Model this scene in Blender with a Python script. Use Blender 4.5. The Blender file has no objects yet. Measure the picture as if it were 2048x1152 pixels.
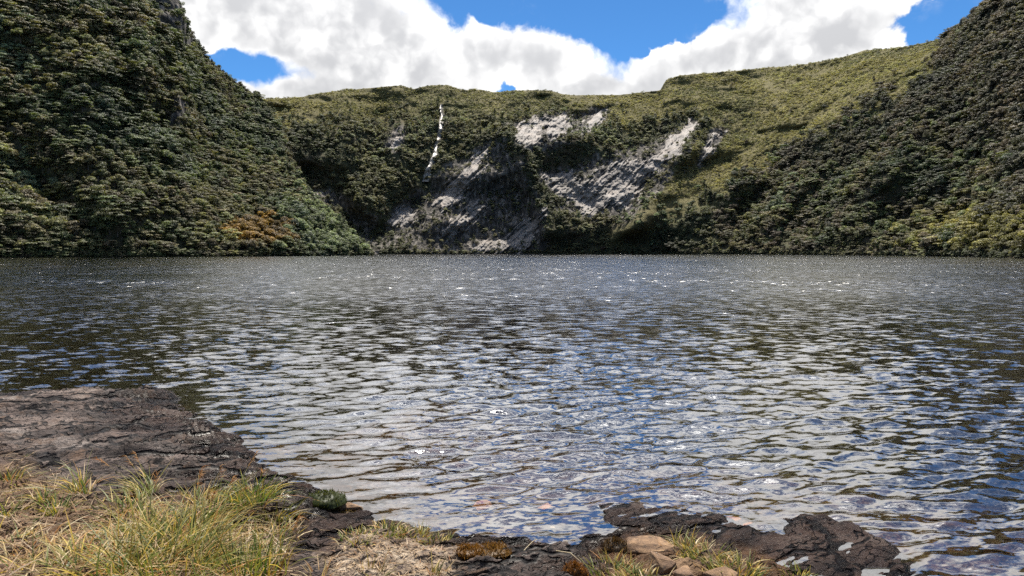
import bpy, math, random
import numpy as np
from mathutils import Vector

# ------------------------------------------------------------------ camera
SC = bpy.context.scene
COL = SC.collection
R = math.radians
F = 1365.0          # focal length in photo pixels (2048 wide)
HZ = 502.0          # pixel row of the horizon
EYE = 1.6           # metres above the lake
cam_d = bpy.data.cameras.new("camera")
cam = bpy.data.objects.new("camera", cam_d)
COL.objects.link(cam)
cam.location = (0, 0, EYE)
cam.rotation_euler = (R(90), 0, 0)
cam_d.sensor_width = 36
cam_d.lens = 36 * F / 2048
cam_d.shift_y = (HZ - 576) / 2048
cam_d.clip_start = 0.05
cam_d.clip_end = 6000
SC.camera = cam

# ------------------------------------------------------------------ light
SUN_AZ, SUN_EL = 5.0, 67.0      # degrees right of the view axis / above horizon
sun_d = bpy.data.lights.new("sun", 'SUN')
sun_d.energy = 5.0
sun_d.angle = R(0.53)
sun_d.color = (1.0, 0.94, 0.84)
sun = bpy.data.objects.new("sun", sun_d)
COL.objects.link(sun)
_s = Vector((math.sin(R(SUN_AZ)) * math.cos(R(SUN_EL)), math.cos(R(SUN_AZ)) * math.cos(R(SUN_EL)), math.sin(R(SUN_EL))))
sun.rotation_euler = (-_s).to_track_quat('-Z', 'Y').to_euler()
sun.location = _s * 300

SC.view_settings.view_transform = 'Standard'
SC.view_settings.look = 'None'
SC.view_settings.exposure = 0.9
SC.view_settings.gamma = 1.0
SC.view_settings.use_curve_mapping = False
SC.render.engine = 'CYCLES'
SC.cycles.max_bounces = 4
SC.cycles.diffuse_bounces = 2
SC.cycles.glossy_bounces = 2
SC.cycles.transparent_max_bounces = 8
SC.cycles.caustics_reflective = False
SC.cycles.caustics_refractive = False
SC.cycles.sample_clamp_indirect = 4
SC.cycles.sample_clamp_direct = 10
SC.cycles.use_denoising = False
SC.cycles.adaptive_threshold = 0.015


# ------------------------------------------------------------------ node helpers
class NT:
    """tiny helper around a node tree"""
    def __init__(s, nt):
        s.t = nt
        s.n = nt.nodes
        s.l = nt.links

    def node(s, typ, **kw):
        n = s.n.new(typ)
        for k, v in kw.items():
            setattr(n, k, v)
        return n

    def put(s, sock, v):
        if v is None:
            return
        if isinstance(v, bpy.types.NodeSocket):
            s.l.new(v, sock)
        else:
            sock.default_value = v

    def math(s, op, a, b=None, c=None, clamp=False):
        n = s.node('ShaderNodeMath', operation=op, use_clamp=clamp)
        s.put(n.inputs[0], a)
        s.put(n.inputs[1], b)
        if c is not None:
            s.put(n.inputs[2], c)
        return n.outputs[0]

    def vmath(s, op, a, b=None):
        n = s.node('ShaderNodeVectorMath', operation=op)
        s.put(n.inputs[0], a)
        if op == 'SCALE':
            s.put(n.inputs['Scale'], b)
        else:
            s.put(n.inputs[1], b)
        return n.outputs[1] if op in ('LENGTH', 'DOT_PRODUCT', 'DISTANCE') else n.outputs[0]

    def sep(s, v):
        n = s.node('ShaderNodeSeparateXYZ')
        s.put(n.inputs[0], v)
        return n.outputs

    def comb(s, x, y, z):
        n = s.node('ShaderNodeCombineXYZ')
        s.put(n.inputs[0], x)
        s.put(n.inputs[1], y)
        s.put(n.inputs[2], z)
        return n.outputs[0]

    def noise(s, v, scale, detail=4, rough=0.55, color=False, dist=0.0):
        n = s.node('ShaderNodeTexNoise')
        n.noise_dimensions = '3D'
        s.put(n.inputs['Vector'], v)
        s.put(n.inputs['Scale'], scale)
        s.put(n.inputs['Detail'], detail)
        s.put(n.inputs['Roughness'], rough)
        s.put(n.inputs['Distortion'], dist)
        return n.outputs['Color' if color else 'Fac']

    def voronoi(s, v, scale, feature='F1', rnd=1.0):
        n = s.node('ShaderNodeTexVoronoi', feature=feature)
        s.put(n.inputs['Vector'], v)
        s.put(n.inputs['Scale'], scale)
        s.put(n.inputs['Randomness'], rnd)
        return n.outputs['Distance']

    def step(s, v, a, b, lo=0.0, hi=1.0):
        n = s.node('ShaderNodeMapRange', interpolation_type='SMOOTHSTEP')
        s.put(n.inputs['Value'], v)
        s.put(n.inputs['From Min'], a)
        s.put(n.inputs['From Max'], b)
        s.put(n.inputs['To Min'], lo)
        s.put(n.inputs['To Max'], hi)
        return n.outputs[0]

    def mix(s, f, a, b, blend='MIX'):
        n = s.node('ShaderNodeMix', data_type='RGBA', blend_type=blend)
        s.put(n.inputs[0], f)
        s.put(n.inputs[6], a if not isinstance(a, tuple) else (*a, 1) if len(a) == 3 else a)
        s.put(n.inputs[7], b if not isinstance(b, tuple) else (*b, 1) if len(b) == 3 else b)
        return n.outputs[2]

    def ramp(s, f, stops):
        n = s.node('ShaderNodeValToRGB')
        e = n.color_ramp.elements
        while len(e) < len(stops):
            e.new(0.5)
        for el, (p, c) in zip(e, stops):
            el.position = p
            el.color = (*c, 1)
        s.put(n.inputs[0], f)
        return n.outputs[0]

    def bump(s, h, strength=0.5, dist=0.05, normal=None):
        n = s.node('ShaderNodeBump')
        s.put(n.inputs['Height'], h)
        s.put(n.inputs['Strength'], strength)
        s.put(n.inputs['Distance'], dist)
        if normal is not None:
            s.put(n.inputs['Normal'], normal)
        return n.outputs[0]


def material(name):
    m = bpy.data.materials.new(name)
    m.use_nodes = True
    m.node_tree.nodes.clear()
    k = NT(m.node_tree)
    k.out = k.node('ShaderNodeOutputMaterial')
    return m, k


def principled(k, color, rough=0.8, spec=0.3, normal=None):
    p = k.node('ShaderNodeBsdfPrincipled')
    k.put(p.inputs['Base Color'], color if not isinstance(color, tuple) else (*color, 1))
    k.put(p.inputs['Roughness'], rough)
    k.put(p.inputs['Specular IOR Level'], spec)
    if normal is not None:
        k.put(p.inputs['Normal'], normal)
    return p.outputs[0]


# ------------------------------------------------------------------ sky with cumulus clouds
def px_dir(px, py):
    a = (px - 1024) / F
    az = math.atan(a)
    el = math.atan((HZ - py) / F * math.cos(az))
    return az, el


# cumulus heaps and gaps: centre (photo px), half size (px), weight
HEAPS = [
    (660, 40, 260, 130, 1.05), (800, 140, 170, 75, 0.75), (450, 0, 120, 60, 0.55), (610, 195, 90, 30, 0.55), (460, 170, 40, 14, 0.4),
    (1085, 125, 95, 60, 0.95), (965, 75, 42, 40, 0.55), (1220, 175, 130, 42, 0.85), (1008, 170, 28, 24, -1.3), (820, 250, 300, 60, 0.4), (1200, 260, 260, 60, 0.5),
    (1395, 138, 76, 34, 0.90), (1610, 70, 115, 70, 1.1), (1575, -20, 60, 60, 0.55), (1490, 118, 60, 34, 0.4), (1730, 92, 85, 30, 0.7), (1790, 0, 70, 30, 0.35), (1600, 200, 200, 60, 0.5),
    (525, 142, 74, 22, -1.35), (435, 122, 46, 16, -0.85), (1050, 5, 170, 40, -1.1), (1340, 30, 130, 60, -1.1), (1265, 85, 50, 26, -0.5), (900, 20, 50, 50, -0.35),
    (1900, 50, 100, 55, -0.9), (1150, -260, 300, 110, 0.5), (1800, -280, 230, 120, 0.5),
]


def build_world():
    w = bpy.data.worlds.new("World")
    SC.world = w
    w.use_nodes = True
    w.cycles.sampling_method = 'MANUAL'
    w.cycles.sample_map_resolution = 256
    w.node_tree.nodes.clear()
    k = NT(w.node_tree)
    out = k.node('ShaderNodeOutputWorld')
    tc = k.node('ShaderNodeTexCoord')
    d0 = k.vmath('NORMALIZE', tc.outputs['Generated'])
    warp = k.vmath('SCALE', k.vmath('SUBTRACT', k.noise(d0, 9.0, 3, 0.6, color=True), (0.5, 0.5, 0.5)), 0.07)
    warp2 = k.vmath('SCALE', k.vmath('SUBTRACT', k.noise(d0, 38.0, 3, 0.6, color=True), (0.5, 0.5, 0.5)), 0.022)
    d = k.vmath('ADD', k.vmath('ADD', d0, warp), warp2)
    x, y, z = k.sep(d)
    az = k.math('ARCTAN2', x, y)
    el = k.math('ARCSINE', k.math('MINIMUM', k.math('MAXIMUM', z, -1.0), 1.0))
    # large scale cover of the whole sky, then the heaps in front
    tot = k.math('MULTIPLY_ADD', k.noise(d0, 2.2, 1, 0.5), 1.3, -0.47)
    for (px, py, wx, wy, amp) in HEAPS:
        a0, e0 = px_dir(px, py)
        dx = k.math('MULTIPLY', k.math('SUBTRACT', az, a0), F / wx)
        dy = k.math('MULTIPLY', k.math('SUBTRACT', el, e0), F / wy)
        r2 = k.math('MULTIPLY_ADD', dx, dx, k.math('MULTIPLY', dy, dy))
        tot = k.math('MULTIPLY_ADD', k.math('POWER', 0.5, r2), amp, tot)
    n_lo = k.noise(d0, 12.0, 3, 0.55)
    n_hi = k.noise(d, 30.0, 7, 0.62)
    bil = k.voronoi(d, 24.0)
    bil2 = k.voronoi(d, 60.0)
    puff = k.math('MULTIPLY_ADD', bil, -0.75, k.math('MULTIPLY_ADD', bil2, -0.45, 0.50))
    D = k.math('ADD', tot, k.math('MULTIPLY_ADD', n_lo, 1.3, -0.65))
    D = k.math('ADD', D, k.math('MULTIPLY_ADD', n_hi, 0.9, -0.45))
    D = k.math('MULTIPLY_ADD', puff, 0.55, D)
    # crisp crowns, softer where a second noise says so
    soft = k.step(k.noise(d0, 6.0, 2, 0.5), 0.38, 0.60, 0.24, 0.85)
    alpha = k.step(D, 0.04, k.math('ADD', 0.04, soft))
    wisp = k.math('MULTIPLY', k.step(k.noise(k.vmath('MULTIPLY', d, (10.0, 10.0, 15.0)), 1.0, 6, 0.68), 0.50, 0.85), 0.55)
    alpha = k.math('MAXIMUM', alpha, k.math('MULTIPLY', wisp, k.step(D, -0.55, 0.05)))
    # self shading: light comes from above, so the lower flank of every heap is greyer
    up = k.vmath('ADD', d0, (0.004, 0.01, 0.030))
    grad = k.math('SUBTRACT', k.noise(up, 12.0, 3, 0.55), n_lo)
    sh = k.math('MULTIPLY_ADD', grad, 2.2, k.math('MULTIPLY', k.step(D, 0.25, 1.4), 0.55))
    sh = k.math('MULTIPLY_ADD', puff, -0.75, sh)
    sh = k.math('MULTIPLY_ADD', n_hi, -0.8, k.math('ADD', sh, 0.4))
    shade = k.step(sh, -0.15, 1.05)
    ccol = k.mix(shade, (0.92, 0.915, 0.905), (0.47, 0.475, 0.49))
    # forward scatter round the sun, boosted to brighten the water and slopes
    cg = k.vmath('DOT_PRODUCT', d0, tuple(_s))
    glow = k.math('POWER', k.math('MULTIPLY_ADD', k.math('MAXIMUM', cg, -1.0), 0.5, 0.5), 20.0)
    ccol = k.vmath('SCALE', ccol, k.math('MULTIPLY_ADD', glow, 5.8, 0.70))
    sky = k.node('ShaderNodeTexSky', sky_type='NISHITA')
    sky.sun_disc = False
    sky.sun_elevation = R(SUN_EL)
    sky.sun_rotation = R(SUN_AZ)
    sky.altitude = 3200
    sky.air_density = 1.0
    sky.dust_density = 0.15
    sky.ozone_density = 2.0
    skyc = k.vmath('MULTIPLY', sky.outputs[0], (0.40, 0.76, 1.0))
    b1 = k.node('ShaderNodeBackground')
    k.put(b1.inputs[0], skyc)
    b1.inputs[1].default_value = 0.085
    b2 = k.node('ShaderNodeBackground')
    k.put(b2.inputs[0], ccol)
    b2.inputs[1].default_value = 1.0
    mx = k.node('ShaderNodeMixShader')
    k.put(mx.inputs[0], alpha)
    k.l.new(b1.outputs[0], mx.inputs[1])
    k.l.new(b2.outputs[0], mx.inputs[2])
    k.l.new(mx.outputs[0], out.inputs[0])


build_world()

# ------------------------------------------------------------------ numpy noise and mesh helpers
rng = np.random.default_rng(7)
random.seed(7)


def _hash(ix, iy, iz, seed):
    h = (ix.astype(np.int64) * 374761393 + iy.astype(np.int64) * 668265263 + iz.astype(np.int64) * 2147483647 + seed * 1442695041) & 0xFFFFFFFF
    h = ((h ^ (h >> 13)) * 1274126177) & 0xFFFFFFFF
    h = ((h ^ (h >> 16)) * 2246822519) & 0xFFFFFFFF
    return ((h ^ (h >> 15)) & 0xFFFFFF) / float(0xFFFFFF)


def vnoise(x, y, z, seed=0):
    x, y, z = np.broadcast_arrays(np.asarray(x, float), np.asarray(y, float), np.asarray(z, float))
    ix, iy, iz = np.floor(x), np.floor(y), np.floor(z)
    fx, fy, fz = x - ix, y - iy, z - iz
    fx, fy, fz = [t * t * t * (t * (t * 6 - 15) + 10) for t in (fx, fy, fz)]
    r = 0
    for dx in (0, 1):
        for dy in (0, 1):
            for dz in (0, 1):
                w = (fx if dx else 1 - fx) * (fy if dy else 1 - fy) * (fz if dz else 1 - fz)
                r = r + w * _hash(ix + dx, iy + dy, iz + dz, seed)
    return r * 2 - 1


def fbm(x, y, z, octs=4, gain=0.5, seed=0, ridged=False):
    a, s, t = 1.0, 0, 0
    f = 1.0
    for o in range(octs):
        n = vnoise(x * f, y * f, z * f, seed + o * 17)
        if ridged:
            n = 1 - 2 * np.abs(n)
        s = s + a * n
        t += a
        a *= gain
        f *= 2.03
    return s / t


def sstep(x, a, b):
    t = np.clip((x - a) / (b - a), 0, 1)
    return t * t * (3 - 2 * t)


def mesh_from(name, verts, faces, mat, smooth=True, attrs=None):
    """verts (n,3); faces: list of (m,k) int arrays, k = 3 or 4"""
    if not isinstance(faces, list):
        faces = [faces]
    me = bpy.data.meshes.new(name)
    verts = np.asarray(verts, np.float32)
    me.vertices.add(len(verts))
    me.vertices.foreach_set('co', verts.ravel())
    nl = sum(f.size for f in faces)
    nf = sum(len(f) for f in faces)
    me.loops.add(nl)
    me.loops.foreach_set('vertex_index', np.concatenate([f.ravel() for f in faces]).astype(np.int32))
    me.polygons.add(nf)
    tot = np.concatenate([np.full(len(f), f.shape[1]) for f in faces])
    st = np.concatenate([[0], np.cumsum(tot)[:-1]])
    me.polygons.foreach_set('loop_start', st.astype(np.int32))
    me.polygons.foreach_set('use_smooth', np.full(nf, smooth))
    me.update(calc_edges=True)
    for an, (dom, typ, val) in (attrs or {}).items():
        at = me.attributes.new(an, typ, dom)
        key = 'color' if typ == 'FLOAT_COLOR' else 'value'
        at.data.foreach_set(key, np.asarray(val, np.float32 if typ != 'INT' else np.int32).ravel())
    if mat:
        me.materials.append(mat)
    return me


def obj(name, data, parent=None, loc=None, label=None, cat=None, group=None, kind=None):
    o = bpy.data.objects.new(name, data)
    COL.objects.link(o)
    if parent is not None:
        o.parent = parent
    if loc is not None:
        o.location = loc
    for key, v in (('label', label), ('category', cat), ('group', group), ('kind', kind)):
        if v:
            o[key] = v
    return o


def grid_faces(nr, nc):
    i = np.arange(nr - 1)[:, None] * nc + np.arange(nc - 1)[None, :]
    return np.stack([i, i + 1, i + nc + 1, i + nc], -1).reshape(-1, 4)


def seg_dist(x, y, poly, closed=False):
    """distance to a polyline; also 0..1 along it"""
    pts = np.asarray(poly, float)
    if closed:
        pts = np.vstack([pts, pts[:1]])
    best = np.full(np.shape(x), 1e9)
    along = np.zeros(np.shape(x))
    L = np.concatenate([[0], np.cumsum(np.hypot(*np.diff(pts, axis=0).T))])
    for i in range(len(pts) - 1):
        ax, ay = pts[i]
        bx, by = pts[i + 1]
        dx, dy = bx - ax, by - ay
        t = np.clip(((x - ax) * dx + (y - ay) * dy) / (dx * dx + dy * dy + 1e-12), 0, 1)
        d = np.hypot(x - ax - t * dx, y - ay - t * dy)
        m = d < best
        best = np.where(m, d, best)
        along = np.where(m, (L[i] + t * (L[i + 1] - L[i])) / L[-1], along)
    return best, along


def inside(x, y, poly):
    pts = np.asarray(poly, float)
    r = np.zeros(np.shape(x), bool)
    j = len(pts) - 1
    for i in range(len(pts)):
        xi, yi = pts[i]
        xj, yj = pts[j]
        c = ((yi > y) != (yj > y)) & (x < (xj - xi) * (y - yi) / (yj - yi + 1e-12) + xi)
        r ^= c
        j = i
    return r


def sdist(x, y, poly):
    d, _ = seg_dist(x, y, poly, True)
    return np.where(inside(x, y, poly), d, -d)


# ------------------------------------------------------------------ materials
def leaf_material(name, stops, scale=0.02, vary=0.5, trans=0.3):
    m, k = material(name)
    oi = k.node('ShaderNodeObjectInfo')
    n = k.noise(oi.outputs['Location'], scale, 3, 0.6)
    f = k.math('ADD', k.step(n, 0.3, 0.7), k.math('MULTIPLY', k.math('SUBTRACT', oi.outputs['Random'], 0.5), vary), clamp=True)
    col = k.ramp(f, stops)
    geo = k.node('ShaderNodeNewGeometry')
    n2 = k.noise(geo.outputs['Position'], 1.1, 2, 0.5)
    col = k.mix(1.0, col, k.comb(*[k.step(n2, 0.3, 0.7, 0.55, 1.45)] * 3), 'MULTIPLY')
    rv = k.math('MULTIPLY_ADD', k.math('FRACT', k.math('MULTIPLY', oi.outputs['Random'], 7.31)), 1.15, 0.50)
    col = k.mix(1.0, col, k.comb(rv, rv, rv), 'MULTIPLY')
    p = principled(k, col, 0.55, 0.35)
    t = k.node('ShaderNodeBsdfTranslucent')
    k.put(t.inputs[0], k.mix(1.0, col, (1.2, 1.25, 0.6), 'MULTIPLY'))
    mx = k.node('ShaderNodeMixShader')
    mx.inputs[0].default_value = trans
    k.l.new(p, mx.inputs[1])
    k.l.new(t.outputs[0], mx.inputs[2])
    k.l.new(mx.outputs[0], k.out.inputs[0])
    return m


M = {}
M['leaf_forest'] = leaf_material('montane_leaf', [(0.0, (0.055, 0.075, 0.046)), (0.3, (0.095, 0.115, 0.045)), (0.5, (0.125, 0.125, 0.05)), (0.72, (0.125, 0.10, 0.06)), (0.85, (0.17, 0.165, 0.05)), (1.0, (0.135, 0.165, 0.095))])
M['leaf_shade'] = leaf_material('shade_toned_leaf', [(0.0, (0.054, 0.060, 0.040)), (0.35, (0.086, 0.080, 0.048)), (0.65, (0.112, 0.085, 0.060)), (1.0, (0.115, 0.122, 0.066))])  # right slope's shade put into a darker, browner leaf colour
M['leaf_back'] = leaf_material('wall_leaf', [(0.0, (0.065, 0.075, 0.038)), (0.4, (0.12, 0.124, 0.06)), (0.7, (0.16, 0.145, 0.07)), (1.0, (0.17, 0.185, 0.105))])
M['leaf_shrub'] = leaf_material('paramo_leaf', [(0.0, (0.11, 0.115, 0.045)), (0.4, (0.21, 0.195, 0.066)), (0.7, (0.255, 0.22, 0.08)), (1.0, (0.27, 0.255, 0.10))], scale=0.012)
M['leaf_pale'] = leaf_material('pale_leaf', [(0.0, (0.12, 0.145, 0.075)), (0.6, (0.17, 0.20, 0.095)), (1.0, (0.21, 0.23, 0.125))])
M['leaf_sun_patch'] = leaf_material('sun_patch_leaf', [(0.0, (0.15, 0.14, 0.042)), (0.6, (0.23, 0.20, 0.055)), (1.0, (0.20, 0.21, 0.07))])  # sunlight on the right shore put into the leaf colour
M['leaf_rust'] = leaf_material('rust_leaf', [(0.0, (0.13, 0.09, 0.03)), (0.5, (0.25, 0.145, 0.03)), (1.0, (0.27, 0.20, 0.045))])

m, k = material('bark')
geo = k.node('ShaderNodeNewGeometry')
k.l.new(principled(k, k.mix(k.noise(geo.outputs['Position'], 6.0, 4), (0.05, 0.04, 0.03), (0.14, 0.12, 0.10)), 0.9), k.out.inputs[0])
M['bark'] = m


def hill_material(name, a, b, c, grass):
    m, k = material(name)
    geo = k.node('ShaderNodeNewGeometry')
    P = geo.outputs['Position']
    n1 = k.noise(P, 0.03, 4, 0.6)
    n2 = k.noise(P, 0.35, 5, 0.65)
    veg = k.mix(k.step(n2, 0.35, 0.65), a, b)
    veg = k.mix(k.math('MULTIPLY', k.step(k.math('ADD', n1, k.math('MULTIPLY', k.math('SUBTRACT', n2, 0.5), 0.5)), 0.42, 0.62), 0.9), veg, c)
    at = k.node('ShaderNodeAttribute', attribute_name='zone')
    zr, zg, zb = k.sep(at.outputs['Color'])
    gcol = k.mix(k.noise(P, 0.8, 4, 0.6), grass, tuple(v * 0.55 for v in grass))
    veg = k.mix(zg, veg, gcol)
    st = k.vmath('MULTIPLY', P, (0.55, 0.35, 0.14))
    rn = k.noise(st, 1.0, 7, 0.62)
    rock = k.ramp(rn, [(0.3, (0.030, 0.028, 0.027)), (0.48, (0.06, 0.055, 0.05)), (0.58, (0.15, 0.135, 0.12)), (0.64, (0.27, 0.24, 0.21)), (0.72, (0.05, 0.05, 0.038))])
    col = k.mix(zr, veg, rock)
    bp = k.bump(k.math('ADD', rn, k.noise(P, 0.8, 5, 0.6)), 0.9, 1.2)
    k.l.new(principled(k, col, 0.9, 0.15, bp), k.out.inputs[0])
    return m


M['hill'] = hill_material('undergrowth', (0.038, 0.044, 0.025), (0.066, 0.07, 0.036), (0.08, 0.066, 0.042), (0.16, 0.14, 0.06))

# bare rock faces
m, k = material('pale_cliff_rock')
geo = k.node('ShaderNodeNewGeometry')
P = geo.outputs['Position']
x, y, z = k.sep(P)
fol = k.comb(k.math('ADD', k.math('MULTIPLY', x, 0.30), k.math('MULTIPLY', z, -0.30)), k.math('MULTIPLY', y, 0.12), k.math('ADD', k.math('MULTIPLY', z, 0.05), k.math('MULTIPLY', x, 0.05)))
n1 = k.noise(fol, 1.0, 8, 0.62)
n2 = k.noise(P, 0.12, 4, 0.6)
n3 = k.noise(P, 1.2, 5, 0.6)
col = k.ramp(n1, [(0.33, (0.055, 0.05, 0.045)), (0.42, (0.16, 0.145, 0.13)), (0.54, (0.255, 0.23, 0.21)), (0.72, (0.34, 0.31, 0.28))])
col = k.mix(k.step(n2, 0.45, 0.7, 0.0, 0.5), col, (0.33, 0.27, 0.22))
col = k.mix(k.step(n3, 0.53, 0.64, 0.0, 0.9), col, (0.055, 0.052, 0.04))
bp = k.bump(k.math('ADD', n1, k.math('MULTIPLY', n3, 0.3)), 0.9, 1.5)
k.l.new(principled(k, col, 0.75, 0.3, bp), k.out.inputs[0])
M['cliff'] = m

m, k = material('falling_water')
geo = k.node('ShaderNodeNewGeometry')
P = geo.outputs['Position']
n1 = k.noise(k.vmath('MULTIPLY', P, (0.8, 0.3, 0.35)), 1.0, 6, 0.7)
col = k.ramp(n1, [(0.40, (0.08, 0.07, 0.058)), (0.52, (0.25, 0.225, 0.195)), (0.68, (0.44, 0.415, 0.375))])
k.l.new(principled(k, col, 0.35, 0.5, k.bump(n1, 0.6, 0.6)), k.out.inputs[0])
M['fall'] = m

# ------------------------------------------------------------------ landforms
# a landform is a slope from the waterline up to its crest; columns run round the lake, rows up the slope
def interp_cols(tab):
    t = np.asarray(tab, float)
    return lambda px, c: np.interp(px, t[:, 0], t[:, c])


# px, depth at water, depth at crest, crest row, v of the break in slope, share of the depth below it
WALL_TAB = [
    (300, 300, 410, 215, .55, .35), (530, 312, 430, 198, .58, .36), (600, 322, 440, 195, .6, .40), (640, 326, 450, 186, .6, .4), (720, 338, 462, 178, .6, .42),
    (800, 348, 470, 171, .6, .42), (828, 352, 476, 178, .6, .42), (860, 354, 478, 171, .6, .4), (895, 356, 480, 170, .62, .4), (925, 357, 484, 181, .64, .38), (960, 358, 488, 179, .65, .36),
    (985, 360, 490, 185, .66, .36), (1040, 361, 492, 181, .66, .34), (1100, 362, 495, 181, .66, .34), (1135, 362, 498, 191, .66, .34), (1240, 362, 503, 190, .62, .32), (1320, 360, 508, 181, .5, .3),
    (1332, 358, 510, 160, .46, .28), (1360, 352, 512, 151, .45, .27), (1480, 328, 515, 141, .40, .25), (1530, 315, 512, 136, .42, .26), (1600, 292, 495, 131, .52, .30), (1680, 268, 470, 116, .62, .36),
    (1730, 252, 455, 101, .68, .40), (1810, 228, 438, 95, .78, .48), (1880, 204, 420, 78, .86, .60), (1905, 196, 398, 68, .90, .72), (1922, 190, 378, 54, .92, .8),
    (1985, 170, 340, 0, .94, .85), (2048, 150, 315, -52, .95, .88), (2300, 90, 235, -150, .95, .9), (2900, 35, 120, -260, .95, .9), (3600, 16, 80, -330, .95, .9)]
SPUR_TAB = [
    (-2200, 14, 75, -330, .6, .6), (-1500, 30, 120, -300, .6, .6), (-500, 95, 215, -230, .6, .6), (0, 165, 252, -150, .65, .6), (200, 178, 268, -95, .68, .62), (300, 186, 278, -52, .7, .68), (345, 190, 284, -22, .72, .72),
    (360, 192, 288, 2, .74, .74), (372, 193, 296, 40, .78, .8), (384, 194, 303, 74, .8, .84), (400, 195, 312, 101, .82, .86), (432, 198, 325, 131, .84, .86), (470, 201, 340, 164, .85, .86),
    (520, 207, 350, 196, .85, .85), (545, 211, 338, 236, .8, .8), (565, 213, 325, 275, .7, .7), (610, 220, 300, 372, .6, .6), (680, 235, 272, 443, .5, .5), (738, 250, 253, 503, .5, .5), (744, 252, 253.5, 507, .5, .5)]

# ribs (towards the lake, negative) and gullies (positive) on each landform: polyline in photo px, width px, metres
WALL_FEAT = [
    ([(985, 235), (1030, 285), (1062, 350), (1085, 420), (1097, 500)], 26, -15), ([(1400, 235), (1335, 330), (1292, 430), (1225, 505)], 30, -13),
    ([(890, 215), (880, 260), (868, 320), (850, 365)], 10, 5), ([(860, 380), (800, 430), (752, 505)], 42, 17), ([(600, 350), (660, 400), (735, 480)], 40, 14), ([(1115, 300), (1140, 380), (1185, 440)], 42, 6), ([(1120, 455), (1190, 462), (1275, 440)], 34, -16), ([(1090, 330), (1230, 305), (1375, 235)], 26, 10),
    ([(1385, 245), (1330, 325), (1255, 420), (1200, 480)], 18, 8), ([(700, 210), (690, 300), (720, 400)], 34, -10), ([(760, 240), (745, 330), (690, 360)], 30, 10), ([(1530, 250), (1450, 320), (1380, 380)], 30, 6),
    ([(1840, 150), (1700, 265), (1560, 350), (1500, 430)], 34, 9), ([(1980, 130), (1850, 270), (1740, 370), (1690, 480)], 44, -12), ([(1780, 300), (1650, 380), (1600, 470)], 30, 8), ([(2040, 250), (1930, 380), (1880, 480)], 40, 9),
    ([(1690, 255), (1560, 262), (1525, 268)], 9, 6), ([(1340, 166), (1420, 175)], 9, 4), ([(1150, 240), (1215, 218)], 10, 8)]
SPUR_FEAT = [
    ([(390, 70), (330, 170), (320, 260)], 30, 9), ([(120, 0), (180, 140), (160, 300), (240, 430)], 60, -8), ([(0, 250), (60, 380), (150, 480)], 50, 7), ([(470, 190), (420, 300), (330, 400), (300, 500)], 40, 6),
    ([(560, 300), (520, 390), (560, 480)], 36, -5), ([(250, 0), (290, 90), (270, 190)], 26, -7)]


class Landform:
    def __init__(s, tab, feats, seed, amp=1.0):
        s.tab = interp_cols(tab)
        s.feats = feats
        s.seed = seed
        s.amp = amp

    def shore_row(s, px):
        return HZ + EYE * F / s.tab(px, 1)

    def row(s, px, v):
        ps = s.shore_row(px)
        return ps + (s.tab(px, 3) - ps) * v

    def depth(s, px, v):
        Ys, Yd, vb, fb = s.tab(px, 1), s.tab(px, 2), s.tab(px, 4), s.tab(px, 5)
        lo = fb * np.clip(v, -1, None) / vb
        hi = fb + (1 - fb) * np.clip((v - vb) / (1 - vb), 0, None) ** 1.15
        w = sstep(v, vb - 0.10, vb + 0.10)
        g = lo * (1 - w) + hi * w
        Y = Ys + (Yd - Ys) * g
        py = s.row(px, v)
        a = (px - 1024) / F
        z = EYE + Y * (HZ - py) / F
        x = a * Y
        fade = sstep(v, 0.0, 0.16) * np.clip((Yd - Ys) / 60, 0, 1)
        n = fbm(x / 42, Y / 42, z / 30, 3, 0.5, s.seed) * 15 + fbm(x / 11, Y / 11, z / 9, 3, 0.55, s.seed + 5) * 4.6
        off = n * s.amp
        for poly, wd, amp in s.feats:
            d, al = seg_dist(px, py, poly)
            off = off + amp * np.exp(-(d / wd) ** 2) * s.amp
        return Y + off * fade

    def point(s, px, v, push=0.0):
        """push: metres towards the lake along the slope's outward side"""
        Y = s.depth(px, v)
        py = s.row(px, v)
        Y2 = Y - push
        return np.stack([(px - 1024) / F * Y2, Y2, EYE + Y * (HZ - py) / F], -1)

    def v_of(s, px, py):
        ps = s.shore_row(px)
        return (py - ps) / (s.tab(px, 3) - ps)


WALL = Landform(WALL_TAB, WALL_FEAT, 11)
SPUR = Landform(SPUR_TAB, SPUR_FEAT, 31, 0.75)

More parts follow.
